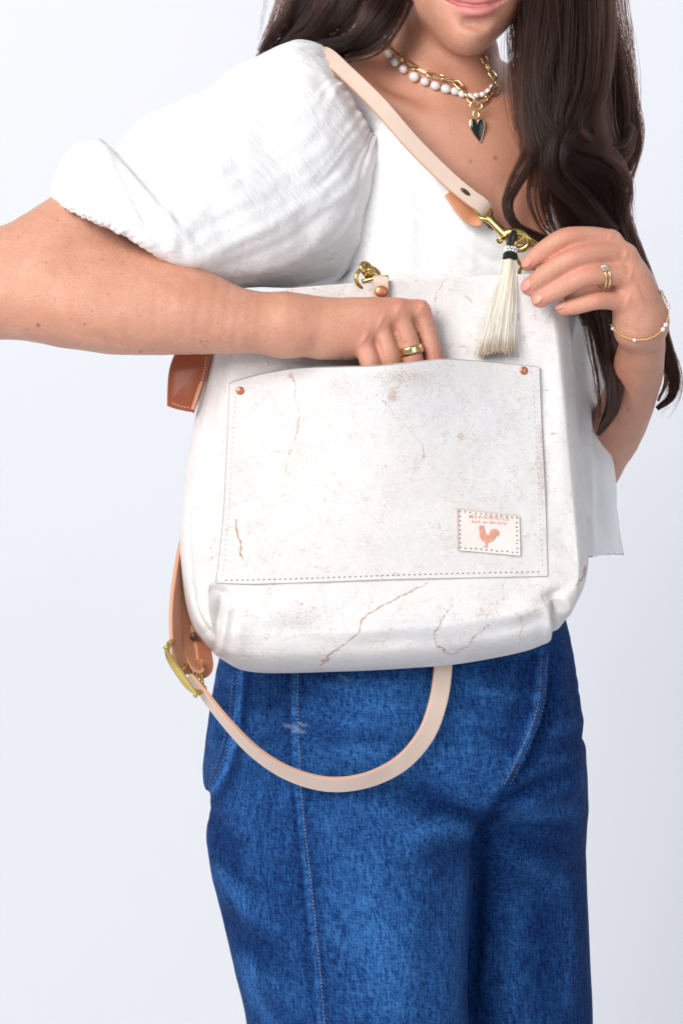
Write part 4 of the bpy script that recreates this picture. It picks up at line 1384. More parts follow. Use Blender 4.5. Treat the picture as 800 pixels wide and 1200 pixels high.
def wear_attrs(me, V):
    q = PX(V)
    jq = q + np.stack([fbm(V * 90, 3), fbm(V * 90 + 9, 3)], 1) * 2.6
    w = np.zeros(len(V))
    for pts, wd, a in CRACK:
        pts = spline(pts, 5 * len(pts))
        lo, hi = pts.min(0) - 12, pts.max(0) + 12
        m = np.where((q[:, 0] > lo[0]) & (q[:, 0] < hi[0]) & (q[:, 1] > lo[1]) & (q[:, 1] < hi[1]))[0]
        d, t = dist_poly(jq[m], pts)
        w[m] = np.maximum(w[m], a * np.clip(1 - d / (wd * 1.05), 0, 1))
    s = np.zeros(len(V))
    for x, y, rx, ry, a in SPECK:
        s += a * np.exp(-(((q[:, 0] - x) / rx) ** 2 + ((q[:, 1] - y) / ry) ** 2))
    b = np.zeros(len(V))
    for x, y, rx, ry, a in BLUE:
        b += a * np.exp(-(((q[:, 0] - x) / rx) ** 2 + ((q[:, 1] - y) / ry) ** 2))
    attr(me, 'wear', w)
    attr(me, 'speck', np.clip(s, 0, 1.2))
    attr(me, 'blue', np.clip(b, 0, 1))


def coons(top, bot, lef, rig, nu, nv):
    t, b = spline(top, nu), spline(bot, nu)
    l, r = spline(lef, nv), spline(rig, nv)
    u = np.linspace(0, 1, nu)[None, :, None]
    v = np.linspace(0, 1, nv)[:, None, None]
    return (1 - v) * t[None] + v * b[None] + (1 - u) * l[:, None] + u * r[:, None] - ((1 - u) * (1 - v) * t[0] + u * (1 - v) * t[-1] + (1 - u) * v * b[0] + u * v * b[-1])


def circ(d, w):
    x = np.clip(d / w, 0, 1)
    return np.sqrt(np.clip(1 - (1 - x) ** 2, 0, 1))


NU, NV = 430, 420
OUT = coons([(258, 350), (330, 339), (440, 330), (560, 323), (654, 320)],
            [(240, 756), (262, 774), (300, 788), (400, 787), (480, 783), (545, 777), (622, 761), (650, 742), (666, 720)],
            [(258, 350), (243, 420), (226, 500), (214, 580), (211, 640), (216, 700), (226, 735), (240, 756)],
            [(654, 320), (666, 380), (674, 460), (681, 540), (688, 620), (689, 660), (682, 692), (666, 720)], NU, NV)


def bag_depth(q):
    """depth of the front panel at photo position q, before rounding at the border"""
    x, y = q[..., 0], q[..., 1]
    d = 0.004 - 0.010 * np.exp(-(((x - 460) / 190) ** 2 + ((y - 620) / 160) ** 2))
    d = d + 0.010 * np.exp(-(((x - 450) / 120) ** 2 + ((y - 380) / 70) ** 2))      # the hand presses it in
    return d + 0.00004 * np.clip(x - 560, 0, 200)


def build_bag_body():
    q = OUT
    u = np.linspace(0, 1, NU)[None, :]
    v = np.linspace(0, 1, NV)[:, None]
    x, y = q[..., 0], q[..., 1]
    def side(d, w, k, r):
        x = np.clip(1 - d / w, 0, 1)
        x = np.sqrt(x * x + .004) - .063
        return (1 - k * x) * circ(d, r)
    e = side(u + 0 * v, .115, .62, .035) * side(1 - u + 0 * v, .05, .22, .045) * side(1 - v + 0 * u, .205, .36, .12)
    yb = .052 + .012 * v
    yf = bag_depth(q)
    Yd = yb + (yf - yb) * e
    Yd = Yd + .0012 * fbm(np.stack([x / 60, y / 60, 0 * x], -1), 3)
    s = (DIST + Yd) / DIST
    V = np.stack([(x - 400) * S * s, Yd, ZC + (600 - y) * S * s], -1).reshape(-1, 3)
    idx = np.arange(NU * NV).reshape(NV, NU)
    Q = np.stack([idx[1:, :-1], idx[1:, 1:], idx[:-1, 1:], idx[:-1, :-1]], -1).reshape(-1, 4)
    N = vnormals(V, Q)
    if N[:, 1].mean() > 0:
        N = -N
        Q = Q[:, ::-1]
    st = [
        # boxed corners: pinch, shelf above it and the seam running down
        ([(260, 699), (257, 712), (254, 735), (252, 760)], 4, -7.0), ([(258, 697), (256, 712), (250, 730)], 9, -6.0), ([(244, 690), (258, 695), (268, 699)], 6, -5), ([(268, 704), (264, 730), (261, 762)], 6, 5.0), ([(282, 720), (278, 745), (280, 770)], 12, 3.0), ([(236, 690), (238, 715), (246, 740)], 9, 4.5),
        ([(228, 690), (234, 716), (250, 748)], 3, -2.2), ([(222, 560), (222, 640), (228, 700), (248, 745)], 2.5, -1.5),
        ([(645, 699), (650, 712), (649, 735), (647, 756)], 3.5, -7.0), ([(646, 698), (652, 712), (654, 730)], 8, -6.0), ([(662, 690), (648, 697), (634, 703)], 6, -5), ([(640, 710), (643, 735), (640, 757)], 6, 4.5), ([(662, 695), (664, 712), (660, 728)], 8, 4.0),
        ([(590, 725), (618, 712), (640, 705)], 12, 3.0), ([(560, 745), (600, 735), (636, 728)], 10, -2.2), ([(300, 722), (330, 712), (370, 716)], 16, 3), ([(280, 750), (330, 742), (380, 750)], 12, -2.5),
        ([(420, 730), (470, 722), (520, 726)], 18, 2.4), ([(400, 760), (470, 752), (530, 756)], 10, -1.8),
        ([(240, 430), (242, 520), (238, 620)], 14, -2.5), ([(258, 480), (252, 560), (246, 660)], 12, 2.2), ([(650, 400), (656, 500), (660, 600)], 10, 2), ([(650, 620), (664, 640), (680, 650)], 10, -2.2),
        ([(530, 335), (560, 360), (590, 400)], 14, -2.2), ([(400, 345), (440, 360), (480, 350)], 12, 2.0),
    ]
    V = folds(V, N, st)
    q2 = q.reshape(-1, 2)
    # rim at the top, turned to the inside
    n = len(V)
    top = V[idx[0]]
    rim1 = top + [0, .0028, 0]
    rim2 = V[idx[50]] + [0, .0028, 0]
    Vf = np.vstack([V, rim1, rim2])
    i1, i2 = n + np.arange(NU), n + NU + np.arange(NU)
    Qr = np.concatenate([np.stack([idx[0][:-1], idx[0][1:], i1[1:], i1[:-1]], 1), np.stack([i1[:-1], i1[1:], i2[1:], i2[:-1]], 1)])
    # back panel shares the border (left, bottom, right), plain and a little fuller
    st_ = 10
    bu, bv = np.arange(0, NU, st_), np.arange(0, NV, st_)
    bu = np.append(bu, NU - 1) if bu[-1] != NU - 1 else bu
    bv = np.append(bv, NV - 1) if bv[-1] != NV - 1 else bv
    qb = q[np.ix_(bv, bu)]
    eb = (e[np.ix_(bv, bu)]) ** .8
    ybk = (yb + 0 * u)[np.ix_(bv, bu)] + .016 * eb
    s = (DIST + ybk) / DIST
    Vb = np.stack([(qb[..., 0] - 400) * S * s, ybk, ZC + (600 - qb[..., 1]) * S * s], -1)
    front_b = V.reshape(NV, NU, 3)[np.ix_(bv, bu)]
    Vb[:, 0], Vb[:, -1], Vb[-1] = front_b[:, 0], front_b[:, -1], front_b[-1]
    nb = len(Vf)
    ib = nb + np.arange(len(bu) * len(bv)).reshape(len(bv), len(bu))
    Qb = np.stack([ib[:-1, :-1], ib[:-1, 1:], ib[1:, 1:], ib[1:, :-1]], -1).reshape(-1, 4)
    Vall = np.vstack([Vf, Vb.reshape(-1, 3)])
    Qall = np.concatenate([Q, Qr, Qb])
    me = quads_mesh('bag_body', Vall, Qall)
    wear_attrs(me, Vall)
    raw = np.zeros(len(Vall))
    raw[n:n + NU] = .3
    attr(me, 'rawedge', raw)
    o = link('bag_body', me, M['leather'], bag)
    return V, Q, o


bagV, bagQ, bag_body = build_bag_body()
bag_surf = Surf((bagV, bagQ))


def build_pocket():
    nu, nv = 360, 250
    q = coons([(269, 449), (300, 440), (345, 432), (395, 430), (440, 429), (480, 425), (520, 421), (570, 424), (631, 430)],
              [(253, 683), (300, 684), (370, 682), (450, 679), (540, 677), (641, 675)],
              [(269, 449), (266, 520), (262, 600), (257, 650), (253, 683)],
              [(631, 430), (634, 500), (638, 580), (640, 640), (641, 675)], nu, nv)
    # depth of the bag below it
    xs = np.arange(240, 661, 4)
    ys = np.arange(410, 701, 4)
    dep = np.zeros((len(ys), len(xs)))
    for i, yy in enumerate(ys):
        for j, xx in enumerate(xs):
            l, n = bag_surf.hit(xx, yy)
            dep[i, j] = l[1] if l is not None else .0
    for _ in range(4):
        p_ = np.pad(dep, 1, mode='edge')
        dep = (p_[:-2, 1:-1] + p_[2:, 1:-1] + p_[1:-1, :-2] + p_[1:-1, 2:]) / 4
    fx, fy = (q[..., 0] - 240) / 4, (q[..., 1] - 410) / 4
    i0, j0 = np.clip(fy.astype(int), 0, len(ys) - 2), np.clip(fx.astype(int), 0, len(xs) - 2)
    a, b = fy - i0, fx - j0
    Y = dep[i0, j0] * (1 - a) * (1 - b) + dep[i0 + 1, j0] * a * (1 - b) + dep[i0, j0 + 1] * (1 - a) * b + dep[i0 + 1, j0 + 1] * a * b
    x, y = q[..., 0], q[..., 1]
    bul = np.exp(-(((x - 462) / 95) ** 2)) * np.clip(1 - (y - 425) / 250, 0, 1) ** 1.1
    bul2 = np.exp(-(((x - 400) / 60) ** 2)) * np.clip(1 - (y - 425) / 110, 0, 1) ** 1.3
    hand_y = -.0415
    Yp = Y - .0024
    Yp = Yp * (1 - bul) + np.minimum(Yp, hand_y) * bul - .005 * bul2
    Yp = Yp + .0007 * fbm(np.stack([x / 50, y / 50, 0 * x], -1) + 5, 3)
    s = (DIST + Yp) / DIST
    V = np.stack([(x - 400) * S * s, Yp, ZC + (600 - y) * S * s], -1).reshape(-1, 3)
    idx = np.arange(nu * nv).reshape(nv, nu)
    Q = np.stack([idx[1:, :-1], idx[1:, 1:], idx[:-1, 1:], idx[:-1, :-1]], -1).reshape(-1, 4)
    N = vnormals(V, Q)
    if N[:, 1].mean() > 0:
        N, Q = -N, Q[:, ::-1]
    V = folds(V, N, [([(300, 470), (360, 520), (400, 560)], 20, -1.2), ([(560, 470), (600, 540), (610, 600)], 22, 1.2), ([(330, 600), (420, 620), (500, 610)], 24, 1.0)])
    # edge thickness
    border = np.concatenate([idx[0], idx[1:, -1], idx[-1, ::-1][1:], idx[::-1, 0][1:-1]])
    n = len(V)
    mid = V[border] + N[border] * (-.0004)
    c2 = V[border] - N[border] * np.where(np.arange(len(border)) < nu, .0022, .0045)[:, None]
    ctr = V.mean(0)
    out = nrm((V[border] - ctr) * [1, 0, 1])
    mid = V[border] - N[border] * .0008 + out * .0006
    Vf = np.vstack([V, mid, c2 + out * .0004, V[border] - N[border] * np.where(np.arange(len(border)) < nu, .0023, .0055)[:, None] - out * .006])
    m = len(border)
    Qe = []
    nx = np.roll(np.arange(m), -1)
    k = np.arange(m)
    for a_, b_ in ((border, n + k), (n + k, n + m + k), (n + m + k, n + 2 * m + k)):
        Qe.append(np.stack([a_, b_, b_[nx], a_[nx]], 1))
    Qall = np.concatenate([Q] + Qe)
    me = quads_mesh('pocket', Vf, Qall)
    wear_attrs(me, Vf)
    raw = np.zeros(len(Vf))
    qq = PX(Vf)
    # the raw hide shows along the cut lower edge
    raw[n:] = .04 + .9 * np.clip((qq[n:, 1] - 668) / 4, 0, 1) * np.clip((420 - qq[n:, 0]) / 140, .25, 1)
    attr(me, 'rawedge', raw)
    o = link('pocket', me, M['leather'], bag)
    surf = Surf((V, Q))
    # stitch holes, one row along three sides
    J, J2 = Join(), Join()
    stitches(surf, [(262, 680), (300, 679.5), (370, 677.5), (450, 674.5), (540, 672), (636, 670)], 6.3, 2.6, 1.7, .0003, J)
    stitches(surf, [(276, 462), (272, 530), (268, 600), (263, 655), (260, 676)], 6.0, 2.2, 1.3, .0003, J2)
    stitches(surf, [(624, 444), (627, 500), (631, 580), (634, 640), (635, 664)], 6.0, 2.3, 1.4, .0003, J2)
    k = link('bottom_stitching', J.make('stitching'), M['hole'], o)
    k['kind'] = 'stuff'
    k = link('side_stitching', J2.make('stitching'), M['hole_pale'], o)
    k['kind'] = 'stuff'
    return surf, o


pocket_surf, pocket = build_pocket()


def disc_on(surf, px, py, r_px, mat, parent, name, hgt=.0012, dome=1.0):
    l, n = surf.hit(px, py)
    up = np.array([0, 0, 1.0])
    b = nrm(np.cross(up, n))
    t = np.cross(n, b)
    V, Q, T = ball_data(l, (L(r_px), L(r_px), hgt), 20, 10, np.stack([b, t, n], 1))
    return link(name, quads_mesh(name, V, Q, T), mat, parent)


disc_on(pocket_surf, 281.5, 458, 5.0, M['copper'], bag, 'rivet')
disc_on(pocket_surf, 613.5, 434.5, 5.0, M['copper'], bag, 'rivet')


# ---- maker's patch
def build_patch():
    cor = [(535.5, 596), (607.5, 604.5), (608.5, 651), (536, 644.5)]     # TL TR BR BL
    W = []
    for c in cor:
        l, n = pocket_surf.hit(*c)
        W.append(l)
    W = np.array(W)
    nn = nrm(np.cross(W[1] - W[3], W[2] - W[0]))
    if nn[1] > 0:
        nn = -nn
    W = W + nn * .0024
    # a plane patch: bilinear frame (u right, v down)

    def at(u, v, h=0.0):
        return (W[0] * (1 - u) * (1 - v) + W[1] * u * (1 - v) + W[2] * u * v + W[3] * (1 - u) * v) + nn * h

    def px2uv(x, y):
        u, v = .5, .5
        for _ in range(6):
            p = PX(at(u, v))
            pu, pv = PX(at(u + .01, v)), PX(at(u, v + .01))
            Jm = np.stack([(pu - p) / .01, (pv - p) / .01], 1)
            d = np.linalg.solve(Jm, np.array([x, y]) - p)
            u, v = u + d[0], v + d[1]
        return u, v

    n = 24
    g = np.linspace(0, 1, n)
    V = [at(u, v, .0003 * math.sin(u * 5 + v * 3)) for v in g for u in g]
    idx = np.arange(n * n).reshape(n, n)
    Q = np.stack([idx[1:, :-1], idx[1:, 1:], idx[:-1, 1:], idx[:-1, :-1]], -1).reshape(-1, 4)
    border = np.concatenate([idx[0], idx[1:, -1], idx[-1, ::-1][1:], idx[::-1, 0][1:-1]])
    V = np.array(V)
    N0 = len(V)
    V = np.vstack([V, V[border] - nn * .0026])
    m = len(border)
    k = np.arange(m)
    Q = np.concatenate([Q, np.stack([border, N0 + k, N0 + np.roll(k, -1), np.roll(border, -1)], 1)])
    me = quads_mesh('patch', V, Q)
    e = np.zeros(len(V))
    e[N0:] = 1
    attr(me, 'edge', e)
    po = link('maker_patch', me, M['patch'], bag, smooth=False)
    po['label'] = 'small pale leather patch stamped with a rooster and lettering'
    # lettering

    def lettering(txt, x0, x1, y0l, y0r, hgt, name, spacing, bold, xs):
        cu = bpy.data.curves.new(name, 'FONT')
        cu.body = txt
        cu.space_character = spacing
        cu.size = 1
        cu.offset = bold
        cu.resolution_u = 3
        t = bpy.data.objects.new(name, cu)
        COL.objects.link(t)
        dg = bpy.context.evaluated_depsgraph_get()
        me = bpy.data.meshes.new_from_object(t.evaluated_get(dg))
        bpy.data.objects.remove(t)
        co = np.zeros(len(me.vertices) * 3)
        me.vertices.foreach_get('co', co)
        co = co.reshape(-1, 3)
        lo, hi = co.min(0), co.max(0)
        capl = .70
        out = np.zeros_like(co)
        for i, c in enumerate(co):
            f = (c[0] - lo[0]) / (hi[0] - lo[0])
            xx = x0 + (x1 - x0) * f
            yy = y0l + (y0r - y0l) * f - hgt * c[1] / capl
            u, v = px2uv(xx, yy)
            out[i] = at(u, v, .00055)
        me.vertices.foreach_set('co', out.astype(np.float32).ravel())
        me.update()
        o = link(name, me, M['print'], po, smooth=False)
        return o

    lettering('MEANWHILE', 549.5, 595.5, 607.2, 609.9, 4.3, 'lettering', 1.5, .004, 1)
    lettering('back on the farm', 552.4, 592.4, 612.4, 614.6, 3.4, 'lettering', 1.15, .006, 1)
    # rooster
    rc = [(323, 309), (331, 300), (326, 290), (336, 292), (340, 283), (350, 287), (360, 282), (368, 290), (377, 297), (376, 312), (379, 330), (386, 352), (396, 374), (412, 380), (424, 372), (428, 350), (438, 331), (455, 320), (474, 318), (494, 324), (512, 340), (517, 356), (512, 374), (506, 362),
          (504, 386), (494, 372), (490, 396), (480, 384), (474, 408), (458, 424), (436, 436), (416, 443), (406, 452), (402, 466), (404, 478), (412, 484), (398, 486), (386, 491), (360, 488), (374, 483), (388, 478), (390, 464), (388, 452), (374, 440), (354, 424), (340, 406), (332, 384), (333, 362), (337, 344), (331, 336), (326, 322), (333, 314)]
    pts = [(520 + a / 8, 580 + b / 8) for a, b in rc]
    V = [at(*px2uv(*p), .00055) for p in pts]
    me = bpy.data.meshes.new('rooster')
    me.from_pydata([tuple(v) for v in V], [], [tuple(range(len(V)))])
    me.update()
    link('rooster_print', me, M['print'], po, smooth=False)
    # holes
    J = Join()
    for u0, v0, u1, v1, c in [(.035, .055, .96, .055, 12), (.035, .925, .96, .925, 12), (.035, .18, .035, .82, 7), (.955, .18, .955, .82, 7)]:
        for i in range(c):
            f = i / (c - 1)
            u, v = u0 + (u1 - u0) * f + random.gauss(0, .003), v0 + (v1 - v0) * f + random.gauss(0, .006)
            J.add(*ball_data(at(u, v, .0003), (.00075, .00075, .0004), 8, 4, np.stack([nrm(W[1] - W[0]), nrm(W[3] - W[0]), nn], 1)))
    k = link('patch_stitching', J.make('holes'), M['hole'], po)
    k['kind'] = 'stuff'


build_patch()


# ---- straps and hardware of the bag
def PP(*a):
    return [P(*p) for p in a]


# shoulder strap: from behind the shoulder down to the clasp, folded back on itself around the swivel ring
strap('shoulder_strap', PP((348, 84, .185), (362, 68, .14), (379, 63, .098), (405, 85, .066), (443, 122, .048), (483, 168, .038), (523, 208, .034), (549, 230, .032), (564, 241, .034), (569, 250, .040), (565, 257, .046), (553, 255, .047), (541, 243, .043), (528, 224, .0415)),
      [(.55, .5, .6)] * 2 + [(.62, .45, .75)] * 2 + [(.62, .34, .8)] * 10, .0158, .0042, M['strap'], bag, 120, None, True)
disc = P(545, 225, .0302)
V_, Q_, T_ = ball_data(disc, (.0057, .0022, .0018), 16, 8, np.stack([nrm([.78, 0, -.62]), nrm([.62, 0, .78]), np.array([0, 1.0, 0])], 1) @ np.diag([1, 1, 1]))
link('strap_rivet', quads_mesh('strap_rivet', V_, Q_, T_), M['copper_dark'], bag)

# brass swivel snap hook
clasp = link('snap_hook', Join().tube(spline(PP((572, 256, .030), (580, 264, .027), (588, 272, .025), (594, 277, .024)), 14), np.interp(np.linspace(0, 1, 14), [0, .3, .75, 1], [.0036, .0036, .0044, .0048]), 14).make('snap_hook'), M['brass'], bag)
tube('swivel_ring', spline(PP((571, 257, .028), (562, 255, .030), (557, 247, .036), (556, 238, .042), (563, 236, .046), (572, 243, .042), (575, 250, .034), (574, 256, .029), (571, 257, .028)), 40)[:-1], .0018, M['brass'], clasp, 10, True)
ball('swivel_collar', P(573, 257, .030), (.0050, .0044, .0040), M['brass'], clasp)
tube('hook', spline(PP((592, 274, .024), (600, 272, .022), (610, 273, .021), (617, 279, .021), (618, 287, .022), (611, 292, .023), (601, 291, .024), (594, 284, .025)), 40), np.interp(np.linspace(0, 1, 40), [0, .2, .8, 1], [.0046, .0036, .0030, .0024]), M['brass'], clasp, 12)
tube('spring_gate', spline(PP((593, 280, .026), (597, 286, .026), (603, 290, .026)), 10), .0021, M['brass'], clasp)
tube('thumb_knob', spline(PP((590, 278, .022), (586, 281, .017), (585, 282, .015)), 8), [.0022, .002, .002, .002, .0022, .0032, .0034, .003], M['brass'], clasp, 12)
# loop on the bag which the hook grips
tube('bag_ring', spline(PP((604, 284, .018), (617, 279, .020), (628, 286, .024), (632, 300, .026), (626, 312, .026), (616, 315, .024), (607, 306, .020), (603, 294, .018), (604, 284, .018)), 48)[:-1], .0020, M['brass'], bag, 10, True)
tube('ring_link', spline(PP((612, 310, .020), (622, 310, .018), (628, 322, .020), (622, 334, .024), (612, 330, .026), (608, 320, .024), (612, 310, .020)), 32)[:-1], .0019, M['brass'], bag, 10, True)

# top closure: leather tab with copper rivet and brass ring
tab = strap('closure_tab', PP((446, 352, .0085), (446, 340, .006), (446, 330, .0045), (446, 324.5, .008), (446, 326, .018), (446, 340, .023)), [(1, 0, 0)] * 6, .0145, .003, M['strap'], bag, 40, None, False)
V_, Q_, T_ = ball_data(P(446.5, 341.5, .0035), (.0063, .0020, .0056), 20, 10)
link('rivet', quads_mesh('rivet', V_, Q_, T_), M['copper'], bag)
ringo = tube('closure_ring', [P(431 + 14 * math.cos(a), 326 + 13 * math.sin(a), .016 + .008 * math.cos(a)) for a in np.linspace(0, 2 * math.pi, 40, endpoint=False)], .0019, M['brass'], bag, 10, True)
tube('ring_bar', spline(PP((424, 330, .010), (440, 326, .008), (453, 325, .008)), 10), .0022, M['brass'], ringo)
tube('ring_eye', [P(429 + 5.5 * math.cos(a) + 2 * math.sin(a), 315 + 7 * math.sin(a), .012 + .006 * math.cos(a)) for a in np.linspace(0, 2 * math.pi, 28, endpoint=False)], .0020, M['brass'], ringo, 10, True)
tube('ring_eye', [P(433 + 5 * math.cos(a), 321 + 5 * math.sin(a), .008 + .006 * math.sin(a)) for a in np.linspace(0, 2 * math.pi, 28, endpoint=False)], .0018, M['brass'], ringo, 10, True)
ball('ring_stud', P(452.5, 325.5, .007), (.0026, .0026, .0026), M['brass'], ringo)

# long strap hanging under the bag: from the buckle in an arc up behind the bag
strap('hanging_strap', PP((222, 792, .012), (238, 812, .012), (265, 846, .014), (300, 882, .026), (340, 907, .036), (385, 919, .042), (430, 914, .047), (470, 894, .054), (498, 862, .060), (512, 826, .066), (518, 790, .070), (520, 750, .074)),
      [(.25, -.95, .2), (.3, -.9, .28), (.3, -.85, .36), (.28, -.8, .5), (.14, -.7, .66), (0, -.65, .74), (-.18, -.6, .74), (-.45, -.5, .7), (-.75, -.42, .5), (-.9, -.36, .25), (-1, -.34, .08), (-1, -.34, 0)], .0185, .0036, M['strap'], bag, 120, None, True)
# strap falling from behind the bag to the buckle
strap('buckle_strap', PP((232, 585, .095), (217, 630, .076), (207, 690, .045), (205, 735, .026), (209, 766, .018), (218, 790, .014)), [(.22, 1, 0), (.25, 1, 0), (.3, .95, 0), (.35, .9, 0), (.4, .9, .1), (.4, .8, .2)], .0180, .0040, M['strap_tan'], bag, 60)
strap('buckle_strap', PP((220, 640, .080), (217, 690, .062), (217, 730, .050), (219, 760, .040), (226, 785, .030)), [(.5, .85, 0), (.5, .85, 0), (.55, .8, 0), (.55, .8, 0), (.5, .8, .1)], .0200, .0040, M['strap_tan'], bag, 40)
strap('buckle_loop', PP((222, 722, .060), (222, 745, .048), (224, 764, .036), (229, 779, .026), (236, 784, .026), (240, 776, .034), (237, 756, .048), (232, 735, .058)), [(.7, .6, -.2)] * 8, .0185, .0036, M['strap_tan'], bag, 60)
V_, Q_, T_ = ball_data(P(227, 746, .040), (.0034, .002, .0042), 14, 8)
link('strap_rivet', quads_mesh('strap_rivet', V_, Q_, T_), M['copper_dark'], bag)


def build_buckle():
    # flat brass slide buckle seen at a slant: a bent rectangular frame
    c = P(216, 783, .010)
    up = nrm(P(236, 812, .010) - P(199, 757, .008))     # along its long side
    dp = nrm(np.array([.42, .88, -.1]))
    dp = nrm(dp - up * (dp @ up))
    nn = np.cross(up, dp)
    h, w = .0275, .0125

    def rr(a, b, k):
        pts = []
        for t in np.linspace(0, 2 * math.pi, 48, endpoint=False):
            cx, sx = math.cos(t), math.sin(t)
            x = a * abs(cx) ** k * (1 if cx > 0 else -1)
            y = b * abs(sx) ** k * (1 if sx > 0 else -1)
            pts.append(c + up * -x + dp * y + nn * (.003 * math.cos(2 * t)))
        return np.array(pts)
    b = tube('buckle', rr(h, w, .55), .0026, M['brass'], bag, 10, True)
    # broad front plate of the frame
    pl = strap_data([c - up * h * 1.02 - dp * w + nn * .001, c - dp * (w + .002), c + up * h * 1.0 - dp * w + nn * .001], [nn * -1, nn * -1, nn * -1], .0052, .0022, 24, [.5, .9, 1.35, .9, .6])
    link('buckle_plate', quads_mesh('buckle_plate', pl[0], pl[1], pl[2]), M['brass'], b)
    tube('buckle_bar', [c - dp * w, c + dp * w * 1.0], .0021, M['brass'], b)
    tube('buckle_pin', spline([P(229, 784, .022), P(230, 792, .014), P(231, 800, .010)], 8), .0018, M['brass'], b)
    tube('buckle_pin', spline([P(236, 786, .022), P(236.5, 794, .016), P(237, 801, .012)], 8), .0018, M['brass'], b)
    ball('buckle_knob', P(229, 815, .004), (.0022, .0022, .0022), M['brass'], b)


build_buckle()


# russet leather tab on the bag's shoulder (upper left)
def build_tab():
    out = [(214, 395), (250, 392), (246, 430), (229, 480), (224, 483), (199, 477), (196, 470), (199, 430)]
    ring = spline(out + out[:1], 60)[:-1]
    c = ring.mean(0)

    def dep(q):
        return .030 + .00035 * (240 - q[0]) * .4
    prof = [(1.0, .004), (1.0, 0.0008), (.985, -.0008), (.93, -.0016), (.6, -.003), (.3, -.0036)]
    rows = []
    for f, d in prof:
        rows.append([P(*(c + (p - c) * f), dep(c + (p - c) * f) + d) for p in ring])
    V = np.array(rows).reshape(-1, 3)
    m = len(ring)
    V = np.vstack([V, P(*c, dep(c) - .0038)])
    Q = [(i * m + j, i * m + (j + 1) % m, (i + 1) * m + (j + 1) % m, (i + 1) * m + j) for i in range(len(prof) - 1) for j in range(m)]
    T = [((len(prof) - 1) * m + j, (len(prof) - 1) * m + (j + 1) % m, len(prof) * m) for j in range(m)]
    me = quads_mesh('leather_tab', V, Q, T)
    e = np.zeros(len(V))
    e[:2 * m] = 1
    attr(me, 'edge', e)
    o = link('leather_tab', me, M['russet'], bag)
    o['label'] = 'glossy russet leather tab with pale stitching'
    s = Surf((V, np.array(Q)))
    J = Join()
    for pts in [[(242, 418), (238, 440), (228, 472), (225, 476)], [(222, 477.5), (212, 476), (202, 472)]]:
        stitches(s, pts, 3.6, 2.8, 1.1, .0004, J)
    k = link('tab_stitching', J.make('tab_stitching'), M['thread_w'], o)
    k['kind'] = 'stuff'
    strap('tab_edge', PP((245, 410, .0365), (240, 436, .034), (233, 458, .033), (226, 480, .033)), [(0, 1, 0)] * 4, .010, .004, M['strap_tan'], o, 20)


build_tab()

# ------------------------------------------------------------------ tassel hanging from the hook
tassel = thing('tassel', 'cream horsehair tassel with black and white beaded collar hanging from the brass hook', 'tassel', (0, 0, 0))


def build_tassel():
    pts, rad = [], []
    C = [P(597, 304, .012), P(594, 330, .006), P(587, 370, .001), P(581, 411, -.003)]
    Rr = [L(6.5), L(9.5), L(15), L(21)]
    n = 16
    Cs = spline(C, n)
    Rs = np.interp(np.linspace(0, 1, n), np.linspace(0, 1, 4), Rr)
    s = np.linspace(0, 1, n)
    for i in range(1900):
        a, r = RNG.uniform(0, 6.28), math.sqrt(RNG.uniform(0, 1))
        r = r * (1 + (RNG.random() < .05) * RNG.uniform(0, .35))
        ox, oy = r * math.cos(a), r * math.sin(a) * .45
        X = Cs + np.stack([Rs * ox, Rs * oy, 0 * Rs], 1)
        ph = RNG.uniform(0, 6.28)
        X[:, 0] += .0007 * np.sin(s * 7 + ph) * s
        X[:, 2] += (-.5 * abs(ox) + RNG.normal(0, .25) + .25 * ox) * .006 * s
        pts.append(X)
        rad.append(np.full(n, .0002))
    cu = bpy.data.hair_curves.new('tassel_strands')
    cu.add_curves([n] * len(pts))
    cu.position_data.foreach_set('vector', np.concatenate(pts).astype(np.float32).ravel())
    r = cu.attributes.get('radius') or cu.attributes.new('radius', 'FLOAT', 'POINT')
    r.data.foreach_set('value', np.concatenate(rad).astype(np.float32))
    o = bpy.data.objects.new('horsehair', cu)
    COL.objects.link(o)
    cu.materials.append(M['tassel'])
    o.parent = tassel
    # tightly bound core and collar
    J = Join()
    V, Q, T = tube_data(Cs[:-3], Rs[:-3] * np.linspace(.7, .3, n - 3), 14)
    link('strand_core', quads_mesh('strand_core', V, Q, T), M['tassel_core'], tassel)
    ax = nrm(P(597, 304, .012) - P(598.5, 292, .016))
    b1 = nrm(np.cross(ax, [0, 1, 0]))
    b2 = np.cross(ax, b1)
    for row, (f, mt, nb) in enumerate([(.0, 'bead', 12), (.34, 'bead', 12), (.68, 'cord', 12), (1.0, 'cord', 12)]):
        c = P(598.5, 292.5, .016) * (1 - f) + P(597, 302.5, .0125) * f
        J = Join()
        for i in range(nb):
            a = 2 * math.pi * (i + .5 * (row % 2)) / nb
            J.add(*ball_data(c + (b1 * math.cos(a) + b2 * math.sin(a)) * .0056, (.0015,) * 3, 8, 6))
        link('collar_beads', J.make('collar_beads'), M[mt], tassel)
    tube('collar_core', [P(598.5, 291, .016), P(597, 305, .012)], .0052, M['cord'], tassel, 12)
    tube('cord_loop', spline(PP((599, 293, .014), (596, 285, .012), (598, 276, .014), (603, 272, .018), (604, 278, .024), (601, 286, .022), (599, 293, .018)), 30), .0019, M['cord'], tassel)
    tube('cord_loop', spline(PP((597, 292, .013), (600, 284, .010), (603, 277, .012), (600, 271, .018)), 16), .0016, M['cord'], tassel)


build_tassel()

